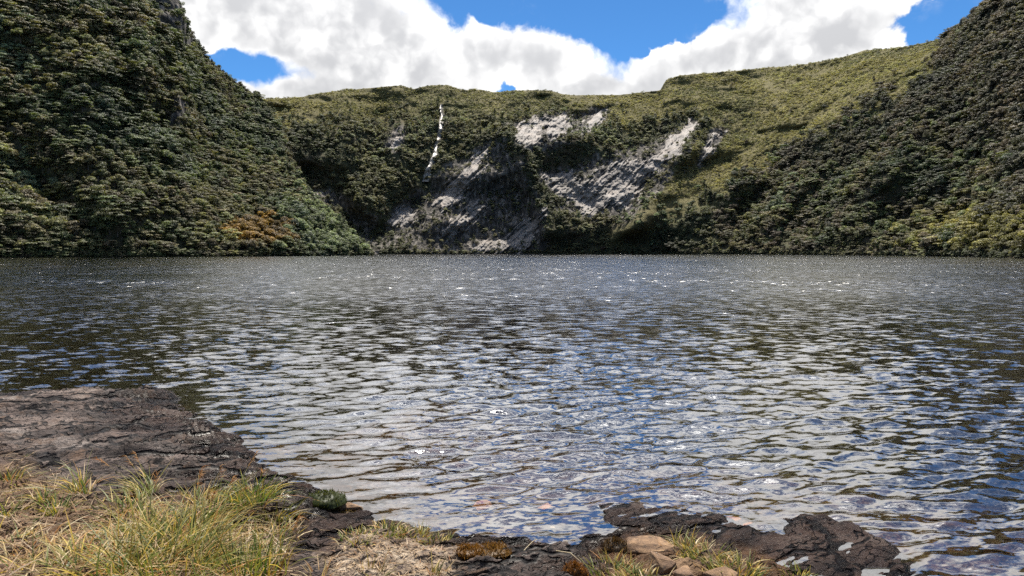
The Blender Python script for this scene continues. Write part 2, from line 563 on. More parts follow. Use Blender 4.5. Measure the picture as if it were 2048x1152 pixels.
# bare rock faces on the crater wall (photo px outlines)
ROCKS = [
    ("large pale grey bare rock face with forked outline right of the crater wall's centre", [(1085, 352), (1130, 342), (1172, 366), (1238, 322), (1300, 322), (1378, 243), (1392, 250), (1352, 312), (1290, 362), (1276, 398), (1252, 424), (1222, 408), (1190, 436), (1160, 424), (1132, 402), (1108, 384)]),
    ("pale bare rock patch high on the wall above the forked rock face", [(1024, 252), (1058, 244), (1068, 238), (1135, 226), (1140, 258), (1112, 280), (1086, 262), (1074, 292), (1046, 302)]),
    ("streaked grey rock face below and right of the waterfall", [(972, 288), (978, 300), (962, 336), (925, 396), (886, 420), (866, 412), (884, 384), (920, 346)]),
    ("grey rock slab at the water's edge below the crater wall", [(1066, 430), (1087, 420), (1086, 452), (1070, 484), (1040, 503), (930, 504), (938, 492), (1000, 476), (1042, 452)]),
    ("slanting grey rock streak low on the dark cliff", [(945, 406), (968, 414), (940, 446), (900, 476), (878, 476), (884, 456), (916, 436)]),
    ("grey rock patch at the left end of the dark cliff", [(778, 452), (800, 418), (824, 420), (834, 438), (806, 456)]),
    ("small upright rock sliver left of the waterfall", [(802, 256), (802, 280), (786, 300), (776, 298), (786, 270)]),
    ("narrow cream landslip scar on the sunny slope", [(1424, 264), (1448, 264), (1436, 282), (1418, 308), (1398, 334), (1408, 300)]),
    ("small dark rock outcrop just above the leafy spur", [(606, 384), (636, 388), (630, 412), (612, 408)]),
    ("small rock patch beside the dark notch below the ridge", [(1160, 262), (1186, 232), (1212, 222), (1206, 240), (1180, 262), (1166, 274)]),
]
# dark steep cliff zones without trees
DARK = [
    [(745, 505), (780, 440), (860, 360), (960, 280), (985, 260), (1040, 320), (1080, 400), (1100, 505)], [(1085, 340), (1240, 300), (1390, 240), (1400, 265), (1330, 370), (1260, 440), (1180, 450), (1120, 420)],
    [(620, 380), (660, 370), (760, 440), (760, 506), (740, 506), (690, 440)], [(1010, 245), (1140, 215), (1220, 215), (1200, 250), (1140, 290), (1050, 310)]]
SPUR_DARK = [[(300, 10), (360, -40), (372, 30), (400, 110), (350, 105), (310, 60)], [(330, 190), (360, 170), (380, 230), (340, 250)]]
FALL = [(884, 210), (883, 240), (878, 275), (868, 315), (856, 345), (852, 364)]


def zones(land, px, v):
    py = land.row(px, v)
    jit = fbm(px / 22, py / 22, 0 * px, 4, 0.6, 91) * 26
    if land is WALL:
        rock = np.max([sstep(sdist(px, py, p) + jit, -4, 10) for p in DARK], axis=0) * 0.9
        for _, p in ROCKS:
            rock = np.maximum(rock, sstep(sdist(px, py, p) + jit * 0.4, -14, 0))
        upper = sstep(v + jit * 0.004, 0.70, 0.90)
        sunny = np.clip(sstep(sdist(px, py, [(1330, 190), (1500, 130), (1800, 90), (1850, 140), (1700, 240), (1540, 330), (1330, 440), (1230, 480), (1330, 350), (1420, 250)]) + jit * 1.8, -55, 55), 0, 1)  # sunlit slope: paler grass and shrub colours also carry its light
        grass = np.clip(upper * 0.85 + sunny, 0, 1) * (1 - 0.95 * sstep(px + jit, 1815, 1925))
    else:
        rock = np.max([sstep(sdist(px, py, p) + jit * 0.6, -4, 6) for p in SPUR_DARK], axis=0)
        grass = 0 * px
        sunny = grass
    return rock, grass * (1 - rock), sunny


def build_land(land, name, cols, nrow, label):
    v = np.concatenate([[-0.035, -0.012], np.linspace(0, 1, nrow)])
    PX, V = np.meshgrid(cols, v)
    P = land.point(PX, V)
    rk, gr, _ = zones(land, PX, V)
    # fine relief, stronger on rock
    fine = fbm(P[..., 0] / 4, P[..., 1] / 4, P[..., 2] / 5, 3, 0.55, 51) * sstep(V, 0.0, 0.05)
    P[..., 1] -= fine * (0.5 + 1.6 * rk)
    P[..., 2] += np.where(V > 0.97, np.abs(fine) * 0.6, 0)
    back = []
    top = P[-1]
    for dY, kz in ((8, 0.985), (22, 0.94), (50, 0.82), (95, 0.6), (160, 0.25), (230, -0.1)):
        q = top.copy()
        nrm = np.stack([(cols - 1024) / F, np.ones_like(cols)], -1)
        q[:, :2] += nrm * dY
        q[:, 2] = top[:, 2] * kz
        back.append(q)
    P = np.concatenate([P, np.array(back)], 0)
    nr, nc = P.shape[:2]
    zr = np.concatenate([rk, np.repeat(rk[-1:] * 0, 6, 0)], 0)
    zg = np.concatenate([gr, np.repeat(gr[-1:], 6, 0)], 0)
    zc = np.stack([zr, zg, 0 * zr, 0 * zr + 1], -1).reshape(-1, 4)
    me = mesh_from(name, P.reshape(-1, 3), grid_faces(nr, nc), M['hill'], True, {'zone': ('POINT', 'FLOAT_COLOR', zc)})
    return obj(name, me, label=label, kind='structure')


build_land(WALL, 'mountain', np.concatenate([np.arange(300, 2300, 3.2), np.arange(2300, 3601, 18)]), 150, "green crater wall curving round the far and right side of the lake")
build_land(SPUR, 'hill', np.concatenate([np.arange(-2200, -260, 20), np.arange(-260, 744.5, 3.5)]), 140, "steep dark forested mountainside running down to the lake on the left")

# ground sheet under everything; silt coloured darker for light lost in deep water
gm, k = material('depth_dark_silt')
geo = k.node('ShaderNodeNewGeometry')
k.l.new(principled(k, k.mix(k.noise(geo.outputs['Position'], 0.4, 4), (0.010, 0.0085, 0.004), (0.018, 0.014, 0.007)), 0.95, 0.1), k.out.inputs[0])
s = 3000
obj('ground', mesh_from('ground', [(-s, -s, -7), (s, -s, -7), (s, s, -7), (-s, s, -7)], np.array([[0, 1, 2, 3]]), gm), label="silty bed under the lake and valley, coloured dark for depth", kind='structure')


def rock_face(label, poly):
    pts = np.asarray(poly, float)
    x0, y0 = pts.min(0) - 14
    x1, y1 = pts.max(0) + 14
    nx, ny = int((x1 - x0) / 1.3), int((y1 - y0) / 1.3)
    PX, PY = np.meshgrid(np.linspace(x0, x1, nx), np.linspace(y0, min(y1, 509), ny))
    V = WALL.v_of(PX, PY)
    sd = sdist(PX, PY, poly)
    # ragged outline that follows the slanting foliation (up right to down left)
    u, w = (PX + PY) * 0.7071, (PX - PY) * 0.7071
    rag = fbm(u / 7, w / 30, 0 * u, 4, 0.6, 71) * 19 + fbm(u / 3, w / 10, 0 * u, 3, 0.6, 72) * 6
    e = sd + rag
    push = np.clip(e * 0.22, -3.0, 1.2) + 0.1
    rel = fbm(u / 6.5, w / 30, 0 * u, 4, 0.62, 73, ridged=True) * 1.35 + fbm(PX / 7, PY / 5, 0 * u, 4, 0.6, 74, ridged=True) * 1.2
    P = WALL.point(PX, V, 0)
    fine = 0 * u
    P[..., 1] -= push + rel * sstep(e, -2, 8)
    P[..., 0] += rel * 0.35
    keep = (e > -12)
    f = grid_faces(ny, nx)
    f = f[keep.reshape(-1)[f].all(1)]
    used = np.unique(f)
    idx = -np.ones(nx * ny, int)
    idx[used] = np.arange(len(used))
    me = mesh_from('rock_outcrop', P.reshape(-1, 3)[used], idx[f], M['cliff'], True)
    obj('rock_outcrop', me, label=label, cat='rock outcrop')


for lab, poly in ROCKS:
    rock_face(lab, poly)

# the thin cascade
t = np.linspace(0, 1, 90)
fp = np.asarray(FALL, float)
cx = np.interp(t * (len(fp) - 1), np.arange(len(fp)), fp[:, 0]) + fbm(t * 14, 0 * t, 0 * t, 3, 0.6, 5) * 2
cy = np.interp(t * (len(fp) - 1), np.arange(len(fp)), fp[:, 1])
wd = 4.2 + 4.4 * t + fbm(t * 22, 0 * t + 3, 0 * t, 3, 0.6, 8) * 1.0
s = np.linspace(-1, 1, 9)
PX = cx[:, None] + wd[:, None] * s[None]
PY = cy[:, None] + 0 * s[None]
P = WALL.point(PX, WALL.v_of(PX, PY))
P[..., 1] -= 3.2 * (1 - s[None] ** 2) - 0.4 + fbm(PX / 3, PY / 5, 0 * PX, 3, 0.6, 9) * 0.6
obj('waterfall', mesh_from('waterfall', P.reshape(-1, 3), grid_faces(90, 9), M['fall'], True), label="thin white cascade running down a gully in the green crater wall", cat='waterfall')


# ------------------------------------------------------------------ trees
def tube(path, radii, n=6):
    path = np.asarray(path, float)
    vs, fs = [], []
    for i, (p, r) in enumerate(zip(path, radii)):
        d = path[min(i + 1, len(path) - 1)] - path[max(i - 1, 0)]
        d /= np.linalg.norm(d) + 1e-9
        a = np.cross(d, (0.3, 1, 0.1))
        a /= np.linalg.norm(a)
        b = np.cross(d, a)
        for j in range(n):
            t = 2 * math.pi * j / n
            vs.append(p + r * (a * math.cos(t) + b * math.sin(t)))
    for i in range(len(path) - 1):
        for j in range(n):
            j2 = (j + 1) % n
            fs.append((i * n + j, i * n + j2, (i + 1) * n + j2, (i + 1) * n + j))
    return np.array(vs), np.array(fs)


def merge(parts):
    vs, fs, o = [], [], 0
    for v, f in parts:
        vs.append(v)
        fs.append(f + o)
        o += len(v)
    return np.concatenate(vs), np.concatenate(fs)


def leaf_cloud(r, lobes, n, size, flat=0.0):
    """leaf sprays spread over and through a set of ellipsoid lobes"""
    cs = np.array([l[:3] for l in lobes])
    rs = np.array([l[3:6] for l in lobes])
    wt = rs[:, 0] * rs[:, 1]
    li = r.choice(len(lobes), n, p=wt / wt.sum())
    d = r.normal(size=(n, 3))
    d[:, 2] = np.where(d[:, 2] < -0.35, -d[:, 2] * 0.6, d[:, 2])
    d /= np.linalg.norm(d, axis=1)[:, None]
    rad = 0.72 + 0.36 * r.random(n)
    c = cs[li] + d * rs[li] * rad[:, None]
    nrm = d * 1.0 + r.normal(size=(n, 3)) * 0.38 + np.array([0, 0, 0.35 + flat])
    nrm /= np.linalg.norm(nrm, axis=1)[:, None]
    t = np.cross(nrm, r.normal(size=(n, 3)))
    t /= np.linalg.norm(t, axis=1)[:, None] + 1e-9
    b = np.cross(nrm, t)
    sz = size * (0.55 + 0.9 * r.random(n))[:, None]
    # each spray: a kinked diamond of two triangles
    v = np.stack([c - t * sz, c - b * sz * 0.55 + nrm * sz * 0.12, c + t * sz, c + b * sz * 0.55 + nrm * sz * 0.12], 1)
    return v.reshape(-1, 3), np.arange(n * 4).reshape(n, 4)


def tree_meshes(seed, style, mat, leaves):
    r = np.random.default_rng(seed)
    H = 4.6
    parts = []
    lobes = []
    if style == 'dome':
        lean = r.normal(size=2) * 0.35
        trunk = [(0, 0, -0.8), (lean[0] * .3, lean[1] * .3, 1.2), (lean[0], lean[1], 2.7)]
        parts.append(tube(trunk, (0.16, 0.13, 0.07)))
        for i in range(r.integers(6, 9)):
            a = r.random() * 6.28
            q = r.random() ** 0.6 * 1.35
            zc = 3.5 - q * 0.75 + r.normal() * 0.25
            c = (lean[0] + q * math.cos(a), lean[1] + q * math.sin(a), zc)
            s = 0.75 + r.random() * 0.45
            lobes.append((*c, s, s, s * 0.72))
            parts.append(tube([trunk[1], ((c[0] + trunk[1][0]) / 2, (c[1] + trunk[1][1]) / 2, zc - 0.9), (c[0], c[1], zc - .1)], (0.06, 0.045, 0.02), 4))
    elif style == 'layer':
        trunk = [(0, 0, -0.8), (0.15, 0.1, 1.3), (r.normal() * .4, r.normal() * .4, 3.4)]
        parts.append(tube(trunk, (0.15, 0.12, 0.05)))
        for i in range(7):
            a = i * 2.4 + r.random()
            q = (0.5 + r.random()) * 1.25
            zc = 1.9 + i * 0.32
            c = (q * math.cos(a), q * math.sin(a), zc)
            s = 1.0 + r.random() * 0.35
            lobes.append((*c, s, s, 0.34))
            parts.append(tube([(0.1, 0.1, zc - 0.8), c], (0.05, 0.02), 4))
    elif style == 'tall':
        trunk = [(0, 0, -0.8), (0.1, 0, 1.6), (r.normal() * .3, r.normal() * .3, 4.2)]
        parts.append(tube(trunk, (0.14, 0.11, 0.04)))
        for i in range(7):
            a = i * 2.4 + r.random()
            q = (1.1 - i * 0.13) * (0.5 + 0.5 * r.random())
            zc = 1.7 + i * 0.5
            s = 0.95 - i * 0.07
            lobes.append((q * math.cos(a), q * math.sin(a), zc, s, s, s * 0.75))
            parts.append(tube([(0.05, 0, zc - 0.6), (q * math.cos(a), q * math.sin(a), zc)], (0.045, 0.02), 4))
    else:  # shrub
        parts.append(tube([(0, 0, -0.6), (0.05, 0.02, 0.7)], (0.08, 0.04), 5))
        for i in range(5):
            a = r.random() * 6.28
            q = r.random() * 0.9
            s = 0.6 + r.random() * 0.4
            lobes.append((q * math.cos(a), q * math.sin(a), 0.55 + r.random() * 0.5, s, s, s * 0.7))
            parts.append(tube([(0, 0, 0), lobes[-1][:3]], (0.04, 0.015), 4))
    tv, tf = merge(parts)
    lv, lf = leaf_cloud(r, lobes, leaves, 0.19 if style != 'shrub' else 0.17, 0.5 if style == 'layer' else 0.0)
    trunk_me = mesh_from('trunk', tv, tf, M['bark'], True)
    crown_me = mesh_from('crown', lv, lf, mat, False)
    return trunk_me, crown_me


def tree_set(matname, n=6, leaves=520, styles=('dome', 'dome', 'layer', 'dome', 'tall', 'layer'), seed=0):
    return [tree_meshes(seed + i * 13, styles[i % len(styles)], M[matname], leaves) for i in range(n)]


SETS = {
    'forest': tree_set('leaf_forest', 7, 1000, seed=100),
    'shade': tree_set('leaf_shade', 6, 900, seed=150),
    'back': tree_set('leaf_back', 5, 800, seed=200),
    'shrub': tree_set('leaf_shrub', 4, 130, ('shrub',), seed=300),
    'pale': tree_set('leaf_pale', 4, 1000, ('dome', 'dome', 'tall', 'dome'), seed=400),
    'yellow': tree_set('leaf_sun_patch', 3, 900, ('dome', 'layer', 'dome'), seed=500),
    'rust': tree_set('leaf_rust', 3, 900, ('dome', 'shrub', 'dome'), seed=600),
}


def joined_variant(tm, cm, name):
    """trunk and crown in one mesh, for the uncounted mass"""
    vs, fs, mi, o = [], [], [], 0
    for me, j in ((tm, 0), (cm, 1)):
        v = np.empty(len(me.vertices) * 3, np.float32)
        me.vertices.foreach_get('co', v)
        f = np.empty(len(me.loops), np.int32)
        me.loops.foreach_get('vertex_index', f)
        vs.append(v.reshape(-1, 3))
        fs.append(f.reshape(-1, 4) + o)
        mi.append(np.full(len(fs[-1]), j))
        o += len(vs[-1])
    me = mesh_from(name, np.concatenate(vs), np.concatenate(fs), tm.materials[0], False)
    me.materials.append(cm.materials[0])
    me.polygons.foreach_set('material_index', np.concatenate(mi).astype(np.int32))
    return me


def scatter_group(name, colname):
    """geometry nodes: one picked variant on each point, turned and scaled by the point's attributes"""
    ng = bpy.data.node_groups.new(name, 'GeometryNodeTree')
    ng.interface.new_socket("Geometry", in_out='INPUT', socket_type='NodeSocketGeometry')
    ng.interface.new_socket("Geometry", in_out='OUTPUT', socket_type='NodeSocketGeometry')
    n, l = ng.nodes, ng.links
    gi, go = n.new('NodeGroupInput'), n.new('NodeGroupOutput')
    ci = n.new('GeometryNodeCollectionInfo')
    ci.inputs['Collection'].default_value = colname
    ci.inputs['Separate Children'].default_value = True
    ci.inputs['Reset Children'].default_value = True
    ip = n.new('GeometryNodeInstanceOnPoints')
    ip.inputs['Pick Instance'].default_value = True

    def attr(nm, typ):
        a = n.new('GeometryNodeInputNamedAttribute')
        a.data_type = typ
        a.inputs['Name'].default_value = nm
        return [o for o in a.outputs if o.enabled and o.name == 'Attribute'][0]
    l.new(gi.outputs[0], ip.inputs['Points'])
    l.new(ci.outputs[0], ip.inputs['Instance'])
    l.new(attr('pick', 'INT'), ip.inputs['Instance Index'])
    l.new(attr('turn', 'FLOAT_VECTOR'), ip.inputs['Rotation'])
    l.new(attr('size', 'FLOAT_VECTOR'), ip.inputs['Scale'])
    l.new(ip.outputs[0], go.inputs[0])
    return ng


def scatter(name, pts, size, sets, label):
    col = bpy.data.collections.new(name + '_kinds')
    for i, (tm, cm) in enumerate(SETS[sets]):
        o = bpy.data.objects.new(f'{name}_kind_{chr(97 + i)}', joined_variant(tm, cm, 'tree_kind'))
        col.objects.link(o)
    nv = len(SETS[sets])
    n = len(pts)
    turn = np.zeros((n, 3))
    turn[:, 2] = rng.random(n) * 6.283
    turn[:, :2] = rng.normal(size=(n, 2)) * 0.08
    sc = size[:, None] * np.stack([np.ones(n), np.ones(n), 0.8 + 0.4 * rng.random(n)], -1)
    me = bpy.data.meshes.new(name)
    me.vertices.add(n)
    me.vertices.foreach_set('co', pts.astype(np.float32).ravel())
    for an, typ, val in (('pick', 'INT', rng.integers(0, nv, n).astype(np.int32)), ('turn', 'FLOAT_VECTOR', turn), ('size', 'FLOAT_VECTOR', sc)):
        at = me.attributes.new(an, typ, 'POINT')
        at.data.foreach_set('value' if typ == 'INT' else 'vector', np.asarray(val, np.int32 if typ == 'INT' else np.float32).ravel())
    me.update()
    o = obj(name, me, label=label, kind='stuff')
    md = o.modifiers.new('scatter', 'NODES')
    md.node_group = scatter_group(name + '_nodes', col)
    return o


def sample_land(land, px0, px1, n, v0=0.004, v1=1.0):
    """n points spread evenly over the slope's real area"""
    cols = np.linspace(px0, px1, 220)
    vs = np.linspace(v0, v1, 90)
    PX, V = np.meshgrid(cols, vs)
    P = land.point(PX, V)
    du = P[:-1, 1:] - P[:-1, :-1]
    dv = P[1:, :-1] - P[:-1, :-1]
    A = np.linalg.norm(np.cross(du, dv), axis=-1)
    pr = (A / A.sum()).ravel()
    c = rng.choice(len(pr), n, p=pr)
    r_, c_ = np.divmod(c, A.shape[1])
    px = cols[c_] + rng.random(n) * (cols[1] - cols[0])
    v = np.clip(vs[r_] + rng.random(n) * (vs[1] - vs[0]), v0, v1)
    return px, v, A.sum()


def tree_height_ok(land, px, v):
    return land.point(px, v)


# --- left mountainside
px, v, area = sample_land(SPUR, -330, 742, 14500)
rk, gr, _ = zones(SPUR, px, v)
keep = rng.random(len(px)) > rk * 0.85
px, v = px[keep], v[keep]
P = SPUR.point(px, v)
py = SPUR.row(px, v)
size = 0.86 * (0.38 + 0.85 * rng.random(len(px)) ** 2 + 0.40 * sstep(fbm(P[:, 0] / 20, P[:, 1] / 20, P[:, 2] / 20, 2, .5, 3), -.1, .5)) * (1 - 0.35 * sstep(v, 0.75, 1.0))
pale = sstep(px + fbm(px / 30, py / 30, 0 * px, 3, .6, 4) * 60, 520, 650) * sstep(py, 300, 400) > rng.random(len(px))
rust = (((px - 520) / 75) ** 2 + ((py - 475) / 34) ** 2 + fbm(px / 20, py / 20, 0 * px, 3, .6, 6) * .8) < 1
SPUR_TREES = dict(px=px, v=v, P=P, py=py, size=size, pale=pale & ~rust, rust=rust)

# --- crater wall
px, v, area = sample_land(WALL, 430, 2330, 40000)
rk, gr, sunny = zones(WALL, px, v)
py = WALL.row(px, v)
P = WALL.point(px, v)
bare = np.zeros(len(px))
for _, p in ROCKS:
    e = sdist(px, py, p) + fbm((px + py) / 9, (px - py) / 26, 0 * px, 3, .6, 12) * 24
    bare = np.maximum(bare, sstep(e, -3, 3))
fd, _ = seg_dist(px, py, FALL)
bare = np.maximum(bare, fd < 5)
keep = (rng.random(len(px)) > bare) & (rng.random(len(px)) > rk * 0.55) & ~((px < 560) & (py > 330)) & ~((px < 700) & (py > 460))
is_shrub = ((gr + rng.normal(size=len(px)) * 0.22) > 0.42) | ((v > 0.93) & (px < 1880))
WALLP = dict(px=px, v=v, P=P, py=py, keep=keep, shrub=is_shrub, rk=rk)
w = keep & ~is_shrub
thin = rng.random(len(px)) < np.where(px > 1450, 0.95, 0.8)
w &= thin
size = 0.36 + 0.75 * rng.random(len(px)) ** 2 + 0.30 * sstep(fbm(P[:, 0] / 25, P[:, 1] / 25, P[:, 2] / 25, 2, .5, 13), -.1, .5)
size *= 1 - 0.35 * rk
wsel = np.where(w)[0]

# --- waterline trees, each a thing with trunk and crown
STYLE = {'shade': ('dome', 'dome', 'layer', 'dome', 'tall', 'layer'), 'forest': ('dome', 'dome', 'layer', 'dome', 'tall', 'layer', 'dome'), 'pale': ('dome', 'dome', 'tall', 'dome'), 'yellow': ('dome', 'layer', 'dome'), 'rust': ('dome', 'shrub', 'dome')}
SAY = {'dome': 'round-crowned', 'layer': 'flat-layered', 'tall': 'tall narrow', 'shrub': 'low spreading'}


def place_tree(setn, p, size, label, group, cat='tree', name='tree'):
    i = random.randrange(len(SETS[setn]))
    meshes = SETS[setn][i]
    label = SAY[STYLE[setn][i]] + ' ' + label
    group = SAY[STYLE[setn][i]] + ' ' + group
    e = obj(name, None, loc=(float(p[0]), float(p[1]), float(p[2]) - 0.2), label=label, cat=cat, group=group)
    e.rotation_euler = (0, 0, random.random() * 6.283)
    e.scale = (size, size, size * random.uniform(0.85, 1.15))
    e.empty_display_size = 0.5
    obj('trunk', meshes[0], parent=e)
    obj('crown', meshes[1], parent=e)


T = SPUR_TREES
n = len(T['px'])
front = (T['P'][:, 2] < 4.2) & (T['px'] > -20) & (T['px'] < 738)
counted = np.zeros(n, bool)
for sel, setn, lab, grp in (
        (front & T['pale'], 'pale', "pale grey-green leafy tree at the waterline of the spur's tip", "pale waterline trees of the spur"),
        (front & T['rust'], 'rust', "rust-orange bushy tree at the waterline of the left mountainside", "rust-coloured waterline trees"),
        (front & ~T['pale'] & ~T['rust'], 'forest', "dark green tree at the waterline below the left mountainside", "dark waterline trees of the left mountainside")):
    pick = np.where(sel)[0]
    pick = pick[np.argsort(T['P'][pick, 2])][:{'pale': 50, 'rust': 22, 'forest': 95}[setn]]
    counted[pick] = True
    for i in pick:
        place_tree(setn, T['P'][i], T['size'][i], lab, grp)
rest = ~counted
for sel, setn, nm, lab in (
        (rest & T['pale'], 'pale', 'woodland', "pale grey-green trees on the sunlit nose of the left spur"),
        (rest & T['rust'], 'rust', 'thicket', "rust-orange thicket near the foot of the left mountainside"),
        (rest & ~T['pale'] & ~T['rust'], 'forest', 'forest', "dense dark montane forest covering the left mountainside")):
    if sel.any():
        scatter(nm, T['P'][sel] - np.array([0, 0, 0.3]), T['size'][sel], setn, lab)

D = WALLP
patchy = fbm(WALLP['P'][:, 0] / 26, WALLP['P'][:, 1] / 26, WALLP['P'][:, 2] / 16, 3, .55, 83) + (WALLP['py'] - 330) / 420 + rng.normal(size=len(WALLP['px'])) * 0.25
for land_, a0_, a1_, nn_, set_, lab_ in ((SPUR, -40, 742, 420, 'forest', "dark undergrowth hanging over the water below the left mountainside"), (WALL, 760, 2100, 700, 'back', "olive undergrowth along the far and right waterline")):
    q_ = a0_ + (a1_ - a0_) * rng.random(nn_)
    vv = rng.random(nn_) * 0.012
    scatter('undergrowth', land_.point(q_, vv) - np.array([0, 0, 0.75]), 0.34 + 0.28 * rng.random(nn_), set_, lab_)
wpx, wpy, wP = D['px'], D['py'], D['P']
sun_patch = (sstep(wpx + fbm(wpx / 30, wpy / 30, 0 * wpx, 3, .6, 14) * 90, 1780, 1960) * sstep(wpy, 405, 455)) > rng.random(len(wpx))  # trees of the sun patch, lit by their leaf colour
dark = (wpx > 1430) & ~sun_patch
palew = (sstep(sdist(wpx, wpy, [(1230, 500), (1260, 440), (1330, 380), (1400, 360), (1350, 440), (1290, 500)]), -20, 10) > rng.random(len(wpx))) & ~sun_patch
is_w = np.zeros(len(wpx), bool)
is_w[wsel] = True
is_w |= sun_patch & D['keep']
wfront = is_w & (wP[:, 2] < 3.6) & (wpx > 1190) & (wpx < 2060)
counted = np.zeros(len(wpx), bool)
for sel, setn, lab, grp in (
        (wfront & sun_patch, 'yellow', "bushy tree coloured sunlit yellow-green at the waterline at the right end of the lake", "yellow waterline trees"),
        (wfront & ~sun_patch & palew, 'pale', "pale leafy tree at the waterline below the sunny slope", "pale waterline trees of the sunny slope"),
        (wfront & ~sun_patch & ~palew, 'shade', "green tree coloured dark for shade at the waterline below the right slope", "dark waterline trees of the right slope")):
    pick = np.where(sel)[0]
    pick = pick[np.argsort(wP[pick, 2])][:{'pale': 20, 'yellow': 50, 'shade': 55}[setn]]
    counted[pick] = True
    for i in pick:
        place_tree(setn, wP[i], size[i], lab, grp)
rest = is_w & ~counted
for sel, setn, nm, lab in (
        (rest & sun_patch, 'yellow', 'thicket', "thicket coloured sunlit yellow-green above the right shore"),
        (rest & palew & ~sun_patch, 'pale', 'woodland', "pale green woodland at the foot of the sunny slope"),
        (rest & dark & ~palew & (patchy < 0.12), 'shade', 'forest', "brownish forest coloured dark for the shaded slope on the right"),
        (rest & dark & ~palew & (patchy >= 0.12), 'forest', 'woodland', "olive green woods mixed into the lower right slope"),
        (rest & ~dark & ~sun_patch & ~palew, 'back', 'forest', "olive green trees clinging to the far crater wall")):
    if sel.any():
        scatter(nm, wP[sel] - np.array([0, 0, 0.3]), size[sel], setn, lab)

spx, sv, area = sample_land(WALL, 500, 2150, 60000, 0.3, 1.0)
rk, gr, sunny = zones(WALL, spx, sv)
spy = WALL.row(spx, sv)
b = np.zeros(len(spx))
for _, p in ROCKS:
    b = np.maximum(b, sstep(sdist(spx, spy, p), -6, -2))
fd, _ = seg_dist(spx, spy, FALL)
kp = (gr > 0.25 + 0.3 * rng.random(len(spx))) & (b < 0.5) & (fd > 6)
sP = WALL.point(spx, sv)
clump = fbm(sP[:, 0] / 14, sP[:, 1] / 14, sP[:, 2] / 14, 3, .6, 15)
kp &= clump > -0.6 + 0.4 * rng.random(len(spx))
ssz = (0.30 + 0.6 * rng.random(len(spx)) ** 2.5 + 0.3 * sstep(clump, 0, .5))
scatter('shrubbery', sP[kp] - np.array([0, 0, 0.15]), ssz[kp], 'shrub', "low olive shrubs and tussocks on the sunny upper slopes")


# ------------------------------------------------------------------ foreground shore
def on_water(px, py):
    Y = EYE * F / (py - HZ)
    return ((px - 1024) / F * Y, Y)


SHORE_PX = [(-420, 838), (-150, 818), (0, 803), (150, 790), (330, 786), (410, 826), (470, 880), (515, 930), (600, 985), (690, 1012), (745, 1042), (850, 1072), (960, 1094), (1075, 1106),
            (1150, 1128), (1186, 1150), (1200, 1085), (1250, 1078), (1330, 1084), (1450, 1098), (1560, 1128), (1640, 1175), (1800, 1230), (2200, 1380)]
SHORE = [on_water(*p) for p in SHORE_PX]
LAND = SHORE + [(6, 1.4), (9, -3), (9, -14), (-16, -14), (-16, 3)]
WET = [[on_water(*p) for p in q] for q in (
    [(1205, 1012), (1260, 1006), (1330, 1010), (1420, 1030), (1510, 1058), (1530, 1090), (1440, 1096), (1300, 1070), (1230, 1048)],
    [(1560, 1040), (1620, 1032), (1720, 1062), (1790, 1098), (1860, 1150), (1800, 1165), (1680, 1120), (1590, 1075)],
    [(1480, 1066), (1600, 1080), (1700, 1110), (1780, 1170), (1640, 1180), (1520, 1110)], [(1640, 1125), (1760, 1128), (1850, 1165), (1830, 1240), (1640, 1230)])]


def ground_z(x, y, detail=True):
    sd = sdist(x, y, LAND)
    # warped coordinates: the rock's foliation strikes away to the right
    u = x * 0.80 + y * 0.60
    w = -x * 0.60 + y * 0.80
    wob = fbm(x / 0.9, y / 0.9, 0 * x, 3, 0.5, 41) * 0.22
    sdw = sd + wob * 0.55
    land = 0.09 * (1 - np.exp(-np.clip(sdw, 0, None) / 0.45)) + 0.065 * np.clip(sdw, 0, 3.2)
    out = np.clip(-sdw, 0, None)
    left = sstep(-x, 1.2, 3.2)
    bed = -(0.05 + 0.20 * out ** 0.8) * (1 + 1.8 * left) - 0.010 * out ** 2
    bed = np.maximum(bed, -7.2)
    z = np.where(sdw > 0, land, bed * sstep(out, 0, 0.18))
    # half drowned slabs on the right
    wetm = 0 * x
    for q in WET:
        s2 = sdist(x, y, q) + wob * 0.45
        wetm = np.maximum(wetm, sstep(s2, -0.1, 0.12))
        top = 0.004 + 0.03 * np.clip(s2, 0, 1)
        z = np.where(sdw > 0, z, np.maximum(z, np.where(s2 > 0, top * sstep(s2, 0, .12), -0.55 * (-s2) ** 0.9)))
    # big soft swells of the slab
    amp = np.maximum(sstep(sdw, -0.6, 0.35), 0.35 * wetm)
    z = z + fbm(x / 1.6, y / 1.6, 0 * x + 2, 3, 0.5, 42) * 0.075 * sstep(sdw, -0.6, 0.35)
    strata = fbm(u / 1.1, w / 0.22, 0 * x, 4, 0.55, 43, ridged=True)
    z = z + strata * (0.015 + 0.042 * amp)
    if detail:
        mk = sstep(fbm(x / 0.8, y / 0.8, 0 * x + 9, 2, .5, 48), -0.35, 0.25)
        for per, hgt, sd_ in ((0.46, 0.075, 0), (0.17, 0.030, 1), (0.075, 0.014, 2)):
            ph = (w * 0.9 + y * 0.35 + fbm(u / (per * 3.2), w / (per * 2), 0 * x, 3, 0.55, 49 + sd_) * per * 1.1) / per
            fr = ph - np.floor(ph)
            z = z + amp * hgt * mk * (sstep(fr, 0.0, 0.16) - fr - 0.3)
        z = z + fbm(x / 0.30, y / 0.22, 0 * x, 4, 0.6, 44, ridged=True) * (0.006 + 0.034 * amp)
        z = z + fbm(u / 0.16, w / 0.035, 0 * x, 3, 0.6, 45) * 0.012
        z = z + fbm(x / 0.25, y / 0.25, 0 * x + 5, 3, 0.6, 47) * 0.05 * sstep(-sdw, 0.0, 0.8)
    return z, sdw


